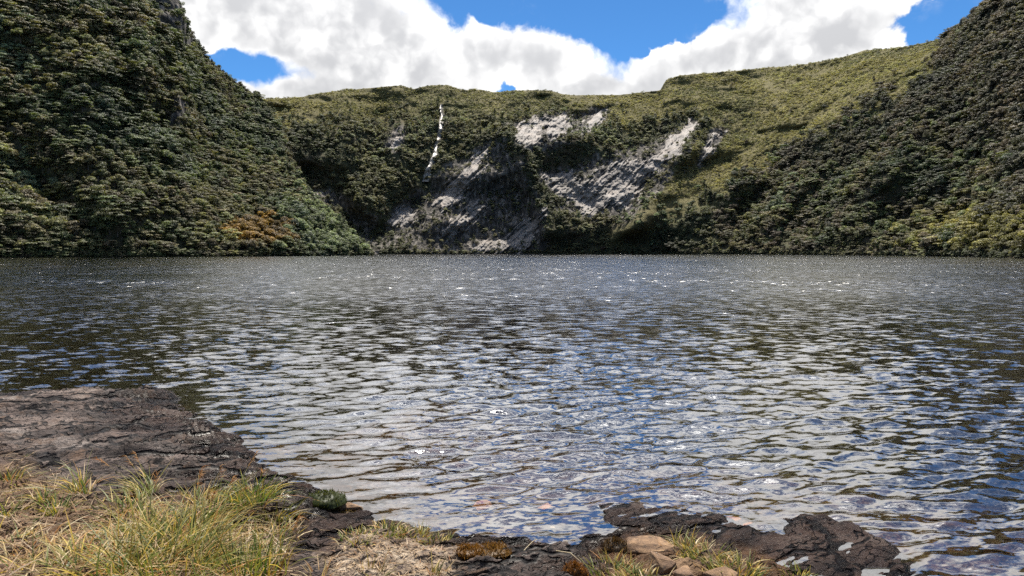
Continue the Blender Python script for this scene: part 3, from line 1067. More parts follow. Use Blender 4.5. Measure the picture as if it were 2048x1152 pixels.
LITTER = [(-60, 900), (40, 915), (120, 950), (200, 985), (420, 985), (560, 1010), (585, 1170), (560, 1300), (-400, 1300), (-400, 900)]
PALE = [(700, 1055), (800, 1045), (930, 1085), (900, 1180), (700, 1180), (640, 1110)]


def ground_uv(px, py):
    """the point of the shore seen at a photo pixel"""
    lo, hi = 1.2, 14.0
    a = (px - 1024) / F
    ys = np.linspace(1.4, 12, 900)
    z, _ = ground_z(a * ys, ys)
    rows = HZ - F * (z - EYE) / ys
    i = np.argmax(rows < py)
    i = max(i, 1)
    return np.array([a * ys[i], ys[i], z[i]])


m, k = material('shore_rock')
geo = k.node('ShaderNodeNewGeometry')
P = geo.outputs['Position']
x, y, z = k.sep(P)
u = k.math('ADD', k.math('MULTIPLY', x, 0.80), k.math('MULTIPLY', y, 0.60))
w_ = k.math('ADD', k.math('MULTIPLY', x, -0.60), k.math('MULTIPLY', y, 0.80))
fol = k.comb(k.math('MULTIPLY', u, 0.7), k.math('MULTIPLY', w_, 2.8), k.math('MULTIPLY', z, 6.0))
n1 = k.noise(fol, 1.4, 8, 0.65)
n2 = k.noise(P, 1.3, 5, 0.6)
n3 = k.noise(P, 14.0, 7, 0.7)
n4 = k.noise(P, 60.0, 4, 0.7)
nb = k.noise(P, 4.2, 6, 0.65)
base = k.ramp(n1, [(0.32, (0.020, 0.016, 0.015)), (0.46, (0.065, 0.050, 0.044)), (0.58, (0.13, 0.098, 0.084)), (0.74, (0.25, 0.205, 0.175))])
base = k.mix(k.step(nb, 0.50, 0.66, 0, 0.7), base, (0.10, 0.058, 0.034))
base = k.mix(k.step(k.math('ADD', n2, k.math('MULTIPLY', k.math('SUBTRACT', n3, 0.5), 0.35)), 0.54, 0.68, 0, 0.75), base, (0.27, 0.23, 0.205))
base = k.mix(k.step(n3, 0.53, 0.66, 0, 0.85), base, (0.016, 0.014, 0.014))
base = k.mix(k.step(n4, 0.62, 0.74, 0, 0.5), base, (0.42, 0.38, 0.34))
wfol = k.vmath('ADD', fol, k.vmath('SCALE', k.noise(P, 3.0, 3, 0.6, color=True), 0.9))
ck = k.math('MINIMUM', k.voronoi(wfol, 1.1, 'DISTANCE_TO_EDGE'), k.math('MULTIPLY', k.voronoi(wfol, 3.1, 'DISTANCE_TO_EDGE'), 2.2))
crack = k.step(ck, 0.012, 0.075)
base = k.mix(crack, (0.012, 0.010, 0.010), base)
at = k.node('ShaderNodeAttribute', attribute_name='zone')
zr, zg, zb = k.sep(at.outputs['Color'])
soil = k.ramp(n3, [(0.3, (0.04, 0.026, 0.017)), (0.5, (0.12, 0.075, 0.046)), (0.7, (0.27, 0.19, 0.12))])
base = k.mix(k.math('MULTIPLY', zr, k.step(n3, 0.3, 0.5, 0.6, 1.0)), base, k.mix(0.35, soil, (0.10, 0.055, 0.03)))
dust = k.ramp(n3, [(0.3, (0.13, 0.085, 0.055)), (0.5, (0.33, 0.25, 0.175)), (0.7, (0.50, 0.42, 0.32))])
base = k.mix(k.math('MULTIPLY', zg, k.step(k.math('ADD', nb, n3), 0.8, 1.1)), base, dust)
base = k.mix(k.math('MULTIPLY', zb, k.step(nb, 0.42, 0.55)), base, (0.20, 0.125, 0.07))
# water-dark rock close to the lake: soaked stone is darker and shiny
wet = k.step(k.math('ADD', z, k.math('MULTIPLY', k.math('SUBTRACT', nb, 0.5), 0.16)), 0.20, 0.10)
under = k.step(z, 0.0, -0.06)
base = k.mix(wet, base, k.mix(1.0, base, (0.40, 0.35, 0.33), 'MULTIPLY'))
bed = k.ramp(nb, [(0.35, (0.03, 0.02, 0.014)), (0.5, (0.10, 0.066, 0.042)), (0.62, (0.20, 0.125, 0.07)), (0.75, (0.08, 0.06, 0.05))])
deep = k.step(z, -0.35, -1.3)  # bed colour darkens with depth in place of absorption by the water
bed = k.mix(deep, bed, (0.014, 0.011, 0.005))
base = k.mix(under, base, bed)
rough = k.math('SUBTRACT', 0.85, k.math('MULTIPLY', k.math('MULTIPLY', wet, k.math('SUBTRACT', 1.0, under)), 0.56))
bp = k.bump(k.math('ADD', k.math('ADD', n1, k.math('MULTIPLY', n3, 0.8)), k.math('MULTIPLY_ADD', n4, 0.3, k.math('MULTIPLY', crack, 0.6))), 1.0, 0.05)
k.l.new(principled(k, base, rough, k.math('MULTIPLY_ADD', wet, -0.12, 0.25), bp), k.out.inputs[0])
M['shore'] = m

cols = np.concatenate([np.arange(-900, -150, 14), np.arange(-150, 2200, 2.7), np.arange(2200, 2960, 14)])
Yr = np.concatenate([np.linspace(-6, 1.2, 24)[:-1], EYE * F / (np.linspace(2320, 1500, 24)[:-1] - HZ), EYE * F / (np.concatenate([np.linspace(1500, 1260, 60)[:-1], np.linspace(1260, 760, 330)[:-1], np.linspace(760, 575, 50)]) - HZ)])
A, YY = np.meshgrid((cols - 1024) / F, Yr)
XX = A * np.maximum(YY, 1.6)
Z, SD = ground_z(XX, YY)
gpx = 1024 + F * XX / np.maximum(YY, 0.5)
gpy = HZ - F * (Z - EYE) / np.maximum(YY, 0.5)
jt = fbm(XX / .25, YY / .25, 0 * XX, 4, .6, 61) * 40
zl = sstep(sdist(gpx, gpy, LITTER) + jt, -25, 40)
zp = sstep(sdist(gpx, gpy, PALE) + jt, -20, 30)
zo = sstep(sdist(gpx, gpy, [(1195, 1090), (1260, 1068), (1420, 1088), (1560, 1120), (1640, 1180), (1190, 1200)]) + jt * .5, -20, 10)
zc = np.stack([zl, zp * (1 - zl), zo, 0 * zl + 1], -1).reshape(-1, 4)
P3 = np.stack([XX, YY, Z], -1)
obj('shore', mesh_from('shore', P3.reshape(-1, 3), grid_faces(*XX.shape)[:, ::-1][:, ::-1], M['shore'], True, {'zone': ('POINT', 'FLOAT_COLOR', zc)}),
    label="weathered brown-grey rock shore sloping into the lake", kind='structure')

# ------------------------------------------------------------------ lake
m, k = material('lake_water')
geo = k.node('ShaderNodeNewGeometry')
P = geo.outputs['Position']
x, y, z = k.sep(P)
dist = k.vmath('LENGTH', P)


def slopes(sx, sy, sc, det, off):
    v = k.comb(k.math('MULTIPLY_ADD', x, sx, off), k.math('MULTIPLY', y, sy), 0.0)
    c = k.noise(v, sc, det, 0.5, color=True)
    return k.vmath('SUBTRACT', c, (0.5, 0.5, 0.5))


grp = k.noise(k.comb(k.math('MULTIPLY', x, 1.6), k.math('MULTIPLY', y, 0.45), 0.0), 1.0, 2, 0.6)
streak = k.noise(k.comb(k.math('MULTIPLY', x, 0.06), k.math('MULTIPLY', y, 0.16), 0.0), 1.0, 4, 0.65)
grp2 = k.noise(k.comb(k.math('MULTIPLY', x, 1.1), k.math('MULTIPLY', y, 0.075), 4.0), 1.0, 3, 0.65)
amp = k.math('MULTIPLY', k.step(grp, 0.28, 0.72, 0.45, 1.5), k.step(streak, 0.32, 0.68, 0.62, 1.35))
amp = k.math('MULTIPLY', amp, k.mix(k.step(dist, 12.0, 35.0), (1.0, 1.0, 1.0), k.comb(*[k.step(grp2, 0.32, 0.66, 0.55, 1.45)] * 3)))
far = k.step(dist, 5.0, 17.0)
sA = k.vmath('SCALE', slopes(1.3, 3.4, 2.0, 1, 3.1), k.math('MULTIPLY_ADD', far, 0.80, 0.26))
sB = k.vmath('SCALE', slopes(4.0, 9.0, 2.0, 1, 11.7), k.math('MULTIPLY_ADD', far, 0.22, 0.24))
sC = k.vmath('SCALE', slopes(13, 24, 2.0, 1, 5.5), 0.18)
sl = k.vmath('SCALE', k.vmath('ADD', k.vmath('ADD', sA, sB), sC), amp)
sx_, sy_, _z = k.sep(sl)
N = k.vmath('NORMALIZE', k.vmath('ADD', geo.outputs['Normal'], k.comb(sx_, sy_, 0.0)))
fr = k.node('ShaderNodeFresnel')
fr.inputs['IOR'].default_value = 1.333
k.put(fr.inputs['Normal'], N)
gl = k.node('ShaderNodeBsdfGlossy', distribution='BECKMANN')
k.put(gl.inputs['Roughness'], k.step(dist, 4.0, 30.0, 0.10, 0.30))
gl.inputs['Color'].default_value = (1, 1, 1, 1)
k.put(gl.inputs['Normal'], N)
tr = k.node('ShaderNodeBsdfTransparent')
tr.inputs[0].default_value = (0.66, 0.58, 0.46, 1)
mx = k.node('ShaderNodeMixShader')
k.l.new(k.math('POWER', fr.outputs[0], 0.50), mx.inputs[0])
k.l.new(tr.outputs[0], mx.inputs[1])
k.l.new(gl.outputs[0], mx.inputs[2])
k.l.new(mx.outputs[0], k.out.inputs[0])
M['water'] = m

cols = np.concatenate([np.arange(-1000, -100, 24), np.arange(-100, 2150, 2.9), np.arange(2150, 3050, 24)])
Yw = EYE * F / (np.concatenate([np.linspace(2000, 1230, 30)[:-1], np.linspace(1230, 620, 400)[:-1], np.linspace(620, 507.2, 110)]) - HZ)
A, YY = np.meshgrid((cols - 1024) / F, Yw)
XX = A * YY
dY = np.abs(np.gradient(Yw))[:, None] + 0 * XX
Z = 0 * XX
wr = np.random.default_rng(21)
shallow = None
gz, gsd = ground_z(XX[YY < 16].ravel(), YY[YY < 16].ravel(), False)
damp = np.ones_like(XX)
damp[YY < 16] = 0.25 + 0.75 * sstep(-gsd, 0.05, 1.3)
for i in range(72):
    lam = 0.10 * (0.52 / 0.10) ** wr.random()
    th = R(-90 + 16) + wr.normal() * R(22)          # travelling towards the camera and a little to the right
    kx, ky = math.cos(th) * 2 * math.pi / lam, math.sin(th) * 2 * math.pi / lam
    am = lam * 0.0043
    ph = kx * XX + ky * YY + wr.random() * 6.28 + 0.8 * np.sin(XX * 0.35 + i) + 0.8 * np.sin(YY * 0.22 + 2 * i)
    fade = np.clip(lam / (2.6 * dY) - 0.5, 0, 1)
    Z += am * fade * (np.sin(ph) - 0.30 * np.cos(2 * ph))
Z *= damp
obj('lake', mesh_from('lake', np.stack([XX, YY, Z], -1).reshape(-1, 3), grid_faces(*XX.shape), M['water'], True), label="rippled mountain lake reflecting clouds and dark slopes", kind='structure')


# ------------------------------------------------------------------ grass, moss, stones and litter on the shore
def blade_material(name):
    m, k = material(name)
    at = k.node('ShaderNodeAttribute', attribute_name='tint')
    p = principled(k, at.outputs['Color'], 0.5, 0.3)
    t = k.node('ShaderNodeBsdfTranslucent')
    k.put(t.inputs[0], at.outputs['Color'])
    mx = k.node('ShaderNodeMixShader')
    mx.inputs[0].default_value = 0.4
    k.l.new(p, mx.inputs[1])
    k.l.new(t.outputs[0], mx.inputs[2])
    k.l.new(mx.outputs[0], k.out.inputs[0])
    return m


M['blade'] = blade_material('grass_blade')
GREEN = np.array([(0.045, 0.09, 0.012), (0.085, 0.13, 0.02), (0.18, 0.19, 0.028), (0.40, 0.29, 0.04)])
DRY = np.array([(0.42, 0.32, 0.13), (0.52, 0.42, 0.25), (0.36, 0.23, 0.10), (0.34, 0.15, 0.04)])
grng = np.random.default_rng(99)


def blades(base, L, phi, lean, droop, width, colour, tipcol, seg=6, rise=None):
    """curved tapering ribbons; all arguments are arrays with one row per blade"""
    n = len(L)
    t = np.linspace(0, 1, seg)[None, :]
    hx = L[:, None] * (np.sin(lean)[:, None] * t + droop[:, None] * t ** 2)
    hz = L[:, None] * (np.cos(lean)[:, None] * t - droop[:, None] * 0.75 * t ** 2.4)
    wob = (grng.random((n, 1)) - .5) * 0.25 * L[:, None] * t ** 2
    c, s_ = np.cos(phi)[:, None], np.sin(phi)[:, None]
    X = base[:, 0:1] + hx * c - wob * s_
    Y = base[:, 1:2] + hx * s_ + wob * c
    Z = base[:, 2:3] + hz
    tw = phi + math.pi / 2 + grng.normal(size=n) * 0.6
    wv = (width[:, None] * (1 - t ** 1.6) + 0.0003)
    ox, oy, oz = np.cos(tw)[:, None] * wv, np.sin(tw)[:, None] * wv, (grng.normal(size=(n, 1)) * 0.3) * wv
    A = np.stack([X - ox, Y - oy, Z - oz], -1)
    B = np.stack([X + ox, Y + oy, Z + oz], -1)
    V = np.stack([A, B], 2)                     # n, seg, 2, 3
    i = (np.arange(n)[:, None] * seg + np.arange(seg - 1)[None]) * 2
    Fc = np.stack([i, i + 1, i + 3, i + 2], -1).reshape(-1, 4)
    mixf = (t ** 2)[..., None]
    C = colour[:, None, :] * (1 - mixf) + tipcol[:, None, :] * mixf
    C = np.repeat(C[:, :, None, :], 2, 2)
    C = np.concatenate([C, np.ones(C.shape[:-1] + (1,))], -1)
    return V.reshape(-1, 3), Fc, C.reshape(-1, 4)


def blade_mesh(name, parts):
    V, Fc, C = blades(**parts)
    return mesh_from(name, V, Fc, M['blade'], True, {'tint': ('POINT', 'FLOAT_COLOR', C)})


def blade_args(n, H, r0, spread, droop, dry, wind, palette, w=0.0022):
    ph0 = grng.random(n) * 6.283
    q = np.sqrt(grng.random(n)) * r0
    base = np.stack([np.cos(ph0) * q, np.sin(ph0) * q, np.full(n, -0.02)], -1)
    phi = ph0 + grng.normal(size=n) * 0.7
    lean = np.abs(grng.normal(size=n)) * spread * 0.6 + spread * 0.35 * q / r0
    # wind pushes the leaves one way
    vx = np.cos(phi) * np.sin(lean) + wind[0]
    vy = np.sin(phi) * np.sin(lean) + wind[1]
    phi = np.arctan2(vy, vx)
    lean = np.arcsin(np.clip(np.hypot(vx, vy), 0, 0.97))
    L = H * (0.45 + 0.65 * grng.random(n))
    ci = np.clip((grng.random(n) * len(palette)).astype(int), 0, len(palette) - 1)
    col = palette[ci] * (0.75 + 0.5 * grng.random((n, 1)))
    tip = col * 0.5 + 0.5 * DRY[(grng.random(n) * 4).astype(int)] if dry > 0.2 else col * 1.1
    return dict(base=base, L=L, phi=phi, lean=lean, droop=np.abs(grng.normal(size=n)) * droop + 0.05, width=w * (0.6 + 0.8 * grng.random(n)), colour=col, tipcol=tip)


def tussock(px, py, H, n, r0, spread, droop, dry, label, wind=(0.0, 0.0), heads=0, w=0.0030, name='grass_tussock'):
    p = ground_uv(px, py)
    e = obj(name, None, loc=tuple(float(v) for v in p), label=label, cat='grass tussock', group='grass tussocks on the shore')
    ng = int(n * (1 - dry))
    if ng > 3:
        obj('green_blades', blade_mesh('green_blades', blade_args(ng, H, r0, spread, droop, dry, wind, GREEN, w)), parent=e, kind='stuff')
    if n - ng > 3:
        obj('dry_blades', blade_mesh('dry_blades', blade_args(n - ng, H * 0.85, r0 * 1.25, spread * 1.5, droop * 1.3, 1, wind, DRY, w)), parent=e, kind='stuff')
    for _ in range(heads):
        # a stalk with a drooping rusty panicle
        a = grng.random() * 6.28
        b = blade_args(1, H * 1.25, r0, 0.25, 0.12, 0, wind, np.array([(0.40, 0.33, 0.10)]), 0.0014)
        V, Fc, C = blades(**b)
        o1 = obj('stalk', mesh_from('stalk', V, Fc, M['blade'], True, {'tint': ('POINT', 'FLOAT_COLOR', C)}), parent=e)
        m_ = 34
        b = blade_args(m_, 0.034, 0.004, 0.5, 0.5, 0, (wind[0] * 2 + 0.2, wind[1] * 2), np.array([(0.34, 0.15, 0.05), (0.42, 0.24, 0.09)]), 0.0012)
        pr = 0.72 + 0.28 * grng.random(m_)
        path = (V[0::2] + V[1::2]) / 2
        b['base'] = np.stack([np.interp(pr * 5, np.arange(6), path[:, c_]) for c_ in range(3)], -1)
        obj('seed_head', blade_mesh('seed_head', b), parent=o1, kind='stuff')
    return e


TUSSOCKS = [
    # px, py, height, blades, radius, spread, droop, dryness, label, wind, seed heads
    (335, 1150, 0.36, 520, 0.20, 0.75, 0.55, 0.30, "largest thick green tussock at the bottom of the grassy bank", (-0.1, 0), 0),
    (215, 1150, 0.34, 420, 0.19, 0.85, 0.6, 0.45, "yellow-green tussock at the bottom edge left of the largest one", (-0.15, 0), 0),
    (425, 1045, 0.34, 300, 0.10, 0.55, 0.45, 0.30, "tall fan-shaped tussock with rusty seed heads nearest the wet rock", (0.12, 0.05), 6),
    (375, 1090, 0.34, 360, 0.14, 0.65, 0.5, 0.30, "leafy green tussock between the largest tussock and the fan-shaped one", (0.1, 0), 1),
    (295, 1060, 0.28, 320, 0.16, 0.8, 0.6, 0.5, "olive tussock in the middle of the grassy bank", (-0.05, 0), 1),
    (505, 1000, 0.20, 230, 0.12, 0.6, 0.4, 0.15, "dark green low tussock at the bank's edge above the wet rock", (0.05, 0), 1),
    (150, 985, 0.32, 130, 0.07, 0.7, 0.9, 0.35, "sparse tussock with long yellow blades arching left", (-0.45, 0), 0),
    (290, 985, 0.30, 110, 0.06, 0.6, 0.7, 0.25, "tussock with bright yellow blades swept up and left", (-0.5, 0.1), 3),
    (520, 1150, 0.30, 120, 0.12, 0.35, 0.2, 0.2, "sparse upright green stems at the bottom edge beside bare rock", (0.05, 0), 1),
    (470, 1150, 0.26, 200, 0.12, 0.5, 0.35, 0.3, "dark upright tussock at the bottom edge right of the largest one", (0, 0), 0),
    (90, 1140, 0.22, 260, 0.20, 1.0, 0.6, 0.8, "straw-coloured flattened tussock in the bottom left corner", (-0.1, 0), 0),
    (548, 1075, 0.16, 170, 0.10, 0.8, 0.6, 0.65, "rusty dry clump at the right edge of the bank", (0, 0), 0),
    (440, 1100, 0.24, 220, 0.14, 0.9, 0.6, 0.55, "half-dry tussock right of the leafy green one", (0.1, 0), 0),
    (245, 1020, 0.20, 200, 0.13, 0.9, 0.6, 0.45, "small olive tussock behind the middle of the bank", (-0.1, 0), 0),
    (555, 1030, 0.13, 130, 0.09, 0.7, 0.4, 0.3, "small green tuft hanging at the bank's right corner", (0.1, 0), 0),
    (190, 1075, 0.20, 240, 0.16, 0.95, 0.6, 0.55, "flattened pale tussock on the left half of the bank", (-0.15, 0), 0),
    (115, 1020, 0.12, 90, 0.05, 0.8, 0.3, 0.05, "small dark green rosette tuft among straw litter", (0, 0), 0),
    (88, 1000, 0.10, 70, 0.04, 0.8, 0.3, 0.05, "smallest dark rosette tuft beside a slightly bigger one", (0, 0), 0),
    (12, 1030, 0.14, 110, 0.06, 0.8, 0.3, 0.1, "dark green rosette tuft at the left frame edge", (0, 0), 0),
    (18, 962, 0.13, 90, 0.07, 0.7, 0.4, 0.3, "short green tuft at the far left where bank meets rock", (0.1, 0), 0),
    (25, 1100, 0.18, 170, 0.16, 1.1, 0.6, 0.9, "dead straw clump at the left frame edge", (-0.1, 0), 0),
    (390, 1000, 0.16, 140, 0.10, 0.8, 0.5, 0.6, "dry tuft just behind the fan-shaped tussock", (0, 0), 0),
    (715, 1072, 0.06, 130, 0.09, 0.7, 0.3, 0.35, "leftmost of the short turf tufts on the rim above the pale gravel", (0, 0), 0),
    (770, 1068, 0.07, 170, 0.11, 0.7, 0.3, 0.3, "second short turf tuft on the rim above the pale gravel", (0, 0), 0),
    (825, 1074, 0.08, 180, 0.11, 0.7, 0.3, 0.3, "third and tallest short turf tuft on the rim above the pale gravel", (0, 0), 0),
    (875, 1092, 0.06, 150, 0.10, 0.7, 0.3, 0.5, "rightmost short turf tuft beside the orange moss", (0, 0), 0),
    (745, 1152, 0.16, 26, 0.05, 0.35, 0.15, 0.4, "few thin upright stems standing in pale gravel", (0.05, 0), 0),
    (865, 1152, 0.14, 22, 0.06, 0.5, 0.2, 0.5, "few thin leaning stems on the right of the pale gravel", (0.15, 0), 0),
    (640, 1152, 0.12, 40, 0.03, 0.5, 0.2, 1.0, "small orange dead plant on bare dark rock", (0, 0), 0),
    (1225, 1150, 0.11, 230, 0.11, 0.8, 0.4, 0.35, "olive tuft at the left end of the ochre rock", (0, 0), 0),
    (1375, 1100, 0.12, 190, 0.09, 0.6, 0.35, 0.65, "straw-topped tuft on the crest of the ochre rock", (0, 0), 0),
    (1415, 1122, 0.10, 200, 0.10, 0.7, 0.35, 0.4, "green tuft just right of the straw-topped one on ochre rock", (0, 0), 0),
    (1470, 1146, 0.10, 220, 0.11, 0.7, 0.35, 0.35, "broad green tuft low on the right of the ochre rock", (0, 0), 0),
    (1590, 1156, 0.08, 150, 0.07, 0.8, 0.35, 0.2, "bright green small tuft at the right foot of the ochre rock", (0, 0), 0),
    (1290, 1160, 0.09, 150, 0.09, 0.8, 0.4, 0.45, "dull tuft at the bottom edge in the middle of the ochre rock", (0, 0), 0),
]
for t_ in TUSSOCKS:
    big = t_[2] > 0.15
    tussock(t_[0], t_[1], t_[2] * (0.88 if big else 1), int(t_[3] * (0.8 if big else 0.9)), *t_[4:9], wind=t_[9], heads=t_[10])


# flattened straw and leaf litter: nobody could count it
def litter(name, poly, n, label, lmin=0.04, lmax=0.16, pal=DRY, lift=0.006):
    q = np.asarray(poly, float)
    px = grng.uniform(q[:, 0].min(), q[:, 0].max(), n * 3)
    py = grng.uniform(q[:, 1].min(), q[:, 1].max(), n * 3)
    sd = sdist(px, py, poly) + fbm(px / 40, py / 40, 0 * px, 3, .6, 77) * 40
    ok = np.where((sd > 0) & (py < 1290) & (px > -120))[0][:n]
    px, py = px[ok], py[ok]
    Y = (EYE - 0.20) * F / (py - HZ)
    X = (px - 1024) / F * Y
    Zg, sdl = ground_z(X, Y)
    kp = sdl > 0.05
    X, Y, Zg = X[kp], Y[kp], Zg[kp]
    n = len(X)
    L = grng.uniform(lmin, lmax, n)
    b = dict(base=np.stack([X, Y, Zg + lift], -1), L=L, phi=grng.random(n) * 6.283, lean=np.clip(1.35 + grng.normal(size=n) * 0.14, 0.8, 1.55), droop=np.abs(grng.normal(size=n)) * 0.15,
             width=grng.uniform(0.0012, 0.0030, n), colour=pal[(grng.random(n) * len(pal)).astype(int)] * (0.6 + 0.6 * grng.random((n, 1))), tipcol=pal[(grng.random(n) * len(pal)).astype(int)])
    b['seg'] = 4
    obj(name, blade_mesh(name, b), label=label, kind='stuff')


SOILPAL = np.array([(0.42, 0.30, 0.17), (0.34, 0.22, 0.12), (0.22, 0.11, 0.05), (0.48, 0.37, 0.24)])
litter('straw_litter', LITTER, 3800, "flattened dry straw and dead leaves covering the grassy bank", pal=SOILPAL)
litter('gravel_litter', PALE, 900, "fine pale straw bits on the gravel patch", 0.01, 0.05, SOILPAL)
litter('turf', LITTER, 1500, "short green turf growing through the straw", 0.03, 0.08, GREEN * 0.9)


# moss cushions
def moss(px, py, w, h, cols, label, fuzz=900):
    p = ground_uv(px, py)
    d = np.hypot(p[1], 0)
    rx = w / F * p[1] / 2
    n1, n2 = 26, 12
    th = np.linspace(0, 2 * math.pi, n1, endpoint=False)
    ph = np.linspace(0, math.pi / 2, n2)
    TH, PH = np.meshgrid(th, ph)
    k1 = 1 + 0.25 * fbm(np.cos(TH) * 2 + px, np.sin(TH) * 2, PH * 2, 3, .6, 5)
    X = np.cos(TH) * np.cos(PH) * rx * k1
    Y = np.sin(TH) * np.cos(PH) * rx * 0.8 * k1
    hh = h / F * p[1]
    Z = np.sin(PH) * hh * k1 - 0.015
    i = np.arange(n2 - 1)[:, None] * n1 + np.arange(n1)[None]
    j = np.arange(n2 - 1)[:, None] * n1 + (np.arange(n1)[None] + 1) % n1
    fc = np.stack([i, j, j + n1, i + n1], -1).reshape(-1, 4)
    V = np.stack([X, Y, Z], -1).reshape(-1, 3)
    cols = np.asarray(cols)
    c0 = np.concatenate([np.tile(cols[0] * 0.6, (len(V), 1)), np.ones((len(V), 1))], 1)
    e = obj('moss_cushion', None, loc=tuple(float(v) for v in p), label=label, cat='moss')
    obj('cushion', mesh_from('cushion', V, fc, M['blade'], True, {'tint': ('POINT', 'FLOAT_COLOR', c0)}), parent=e)
    q = grng.integers(0, len(V), fuzz)
    b = dict(base=V[q] + grng.normal(size=(fuzz, 3)) * 0.004, L=grng.uniform(0.008, 0.022, fuzz), phi=grng.random(fuzz) * 6.28, lean=np.abs(grng.normal(size=fuzz)) * 0.6, droop=np.full(fuzz, 0.1),
             width=grng.uniform(0.0012, 0.0024, fuzz), colour=cols[grng.integers(0, len(cols), fuzz)] * (0.6 + 0.8 * grng.random((fuzz, 1))), tipcol=cols[grng.integers(0, len(cols), fuzz)])
    b['seg'] = 3
    obj('moss_shoots', blade_mesh('moss_shoots', b), parent=e, kind='stuff')


moss(650, 1002, 84, 20, [(0.05, 0.065, 0.012), (0.11, 0.11, 0.02), (0.03, 0.04, 0.01)], "dark green moss cushion on the wet edge beside the grassy bank")
moss(935, 1104, 60, 10, [(0.22, 0.10, 0.015), (0.15, 0.07, 0.012)], "flat orange moss patch right of the turf rim")
moss(985, 1100, 70, 8, [(0.20, 0.10, 0.015), (0.13, 0.06, 0.012)], "second flat orange moss patch nearest the water")
moss(1150, 1150, 50, 26, [(0.20, 0.08, 0.012), (0.12, 0.05, 0.012)], "round rusty moss ball left of the narrow inlet")
moss(1232, 1098, 58, 20, [(0.06, 0.035, 0.014), (0.10, 0.055, 0.015)], "dark brown moss crust on the left corner of the ochre rock")
moss(690, 1020, 60, 8, [(0.20, 0.12, 0.03), (0.12, 0.08, 0.02)], "yellow-brown moss strip just right of the dark cushion")


# stones: broken slabs with bevelled edges
def stone_mesh(seed, sx, sy, sz, mat):
    import bmesh
    r = random.Random(seed)
    bm = bmesh.new()
    for _ in range(22):
        v = Vector((r.uniform(-1, 1), r.uniform(-1, 1), r.uniform(-1, 1)))
        v /= max(abs(v.x), abs(v.y), abs(v.z)) ** 0.8
        bm.verts.new((v.x * sx, v.y * sy, v.z * sz))
    g = bmesh.ops.convex_hull(bm, input=bm.verts)
    bmesh.ops.delete(bm, geom=[x for x in g['geom_interior'] if isinstance(x, bmesh.types.BMVert)], context='VERTS')
    bmesh.ops.bevel(bm, geom=bm.edges[:], offset=min(sx, sy, sz) * 0.10, segments=1, affect='EDGES', clamp_overlap=True)
    bmesh.ops.triangulate(bm, faces=bm.faces[:])
    bmesh.ops.subdivide_edges(bm, edges=bm.edges[:], cuts=1, use_grid_fill=True)
    co = np.array([v.co[:] for v in bm.verts])
    dn = fbm(co[:, 0] * 14 + seed, co[:, 1] * 14, co[:, 2] * 40, 4, .6, 3) * min(sx, sy, sz) * 0.25
    for v, d in zip(bm.verts, dn):
        v.co += v.co.normalized() * float(d)
    me = bpy.data.meshes.new('stone')
    bm.to_mesh(me)
    bm.free()
    me.materials.append(mat)
    return me


def stone_material(name, c0, c1, c2):
    m, k = material(name)
    tc = k.node('ShaderNodeTexCoord')
    P = tc.outputs['Object']
    n1 = k.noise(k.vmath('MULTIPLY', P, (8, 8, 40)), 1.0, 6, 0.65)
    n2 = k.noise(P, 36.0, 6, 0.72)
    col = k.mix(k.step(n1, 0.35, 0.65), c0, c1)
    col = k.mix(k.step(n2, 0.52, 0.68, 0, 0.8), col, c2)
    k.l.new(principled(k, col, 0.8, 0.25, k.bump(k.math('ADD', n1, n2), 0.7, 0.012)), k.out.inputs[0])
    return m


M['ochre'] = stone_material('ochre_stone', (0.10, 0.060, 0.036), (0.25, 0.155, 0.085), (0.025, 0.020, 0.017))
M['orange'] = stone_material('orange_stone', (0.50, 0.20, 0.07), (0.62, 0.36, 0.18), (0.20, 0.08, 0.03))
M['white'] = stone_material('pale_pebble', (0.50, 0.47, 0.44), (0.66, 0.63, 0.60), (0.25, 0.22, 0.2))
M['dark'] = stone_material('dark_stone', (0.05, 0.045, 0.045), (0.12, 0.105, 0.10), (0.02, 0.02, 0.02))


def stone(px, py, w, d, h, mat, label, name='rock', cat='rock', rot=0.0, tilt=0.0, sink=0.35, under=False):
    if under:
        p = np.array([*on_water(px, py), 0.0])
        zz, _ = ground_z(p[0:1], p[1:2])
        p[2] = min(float(zz[0]), -0.02)
        # look through the water to the bed
        p[:2] *= (EYE - p[2]) / EYE
        zz, _ = ground_z(p[0:1], p[1:2])
        p[2] = min(float(zz[0]) + h * 0.2, -h * 0.9 - 0.01)
    else:
        p = ground_uv(px, py)
        p[2] += h * (0.5 - sink)
    o = obj(name, stone_mesh(int(px * 7 + py), w / 2, d / 2, h / 2, M[mat]), loc=tuple(float(v) for v in p), label=label, cat=cat)
    o.rotation_euler = (tilt, tilt * 0.6, rot)
    return o


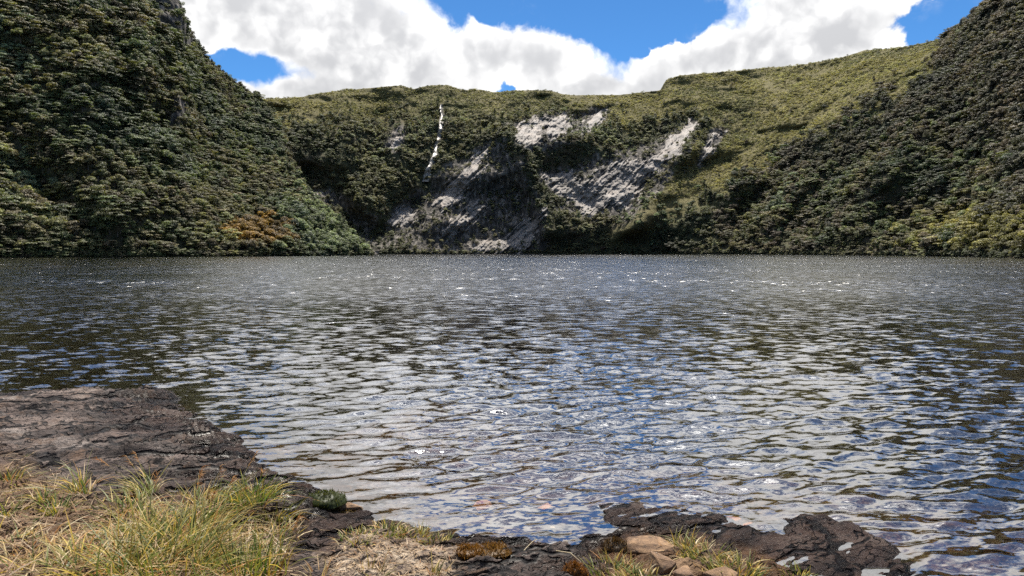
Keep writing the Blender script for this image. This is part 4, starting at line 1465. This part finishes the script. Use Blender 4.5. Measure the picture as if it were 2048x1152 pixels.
stone(1305, 1100, 0.27, 0.15, 0.06, 'ochre', "longest ochre slab along the crest of the right-hand rock", rot=-0.2)
stone(1325, 1138, 0.13, 0.12, 0.09, 'ochre', "blocky ochre stone below the long ochre slab", rot=0.5, tilt=0.2)
stone(1440, 1158, 0.15, 0.10, 0.06, 'ochre', "tilted ochre slab at the bottom edge under the green tufts", rot=-0.4, tilt=0.25)
stone(1370, 1160, 0.11, 0.09, 0.07, 'ochre', "small ochre stone between two tufts at the bottom edge", rot=0.9)
stone(700, 1022, 0.16, 0.09, 0.06, 'ochre', "small tan stone on the wet edge beside the moss strip", rot=0.2)
for (x_, y_, w_2, lab) in ((962, 1002, 0.15, "bright orange stone under the shallow water, leftmost"), (1092, 996, 0.13, "orange stone under water left of the drowned slabs"),
                           (1462, 1026, 0.14, "orange stone under water above the first drowned slab"), (1606, 1020, 0.17, "long orange stone under water near the second drowned slab"), (1500, 1032, 0.09, "small orange stone beside the one above the first slab")):
    stone(x_, y_, w_2, w_2 * 0.7, 0.06, 'orange', lab, 'submerged_stone', 'stone', rot=random.random(), under=True)
for i, (x_, y_) in enumerate(((1105, 1052), (1140, 1058), (1168, 1074), (1120, 1084), (1152, 1096), (1178, 1112), (1186, 1060), (1084, 1070), (1160, 1050), (1130, 1070))):
    o = stone(x_, y_, 0.035, 0.03, 0.02, 'white', "small pale pebble under the clear water of the narrow inlet", 'pebble', 'pebble', rot=i, under=True)
    o['group'] = 'pale pebbles in the inlet'


# loose straws lying on the rock
def straw(a, b, label, w=0.0035):
    p, q = ground_uv(*a), ground_uv(*b)
    p[2] += 0.012
    q[2] += 0.012
    mid = (p + q) / 2 + np.array([0.01, 0.01, 0.012])
    v, f = tube([p, mid, q], (w * 0.5, w * 0.45, w * 0.25), 5)
    me = mesh_from('straw', v, f, M['blade'], True, {'tint': ('POINT', 'FLOAT_COLOR', np.tile((0.55, 0.46, 0.30, 1.0), (len(v), 1)))})
    obj('straw', me, label=label, cat='straw')


straw((1048, 1106), (1074, 1091), "short pale straw lying on dark rock near the orange moss", 0.005)
straw((1112, 1112), (1162, 1130), "longer pale straw lying across the rock beside the inlet", 0.005)
straw((395, 1090), (532, 1074), "thick bleached dead leaf lying across the grassy bank", 0.012)
straw((30, 960), (80, 935), "thin straw on the bare rock at the left", 0.004)
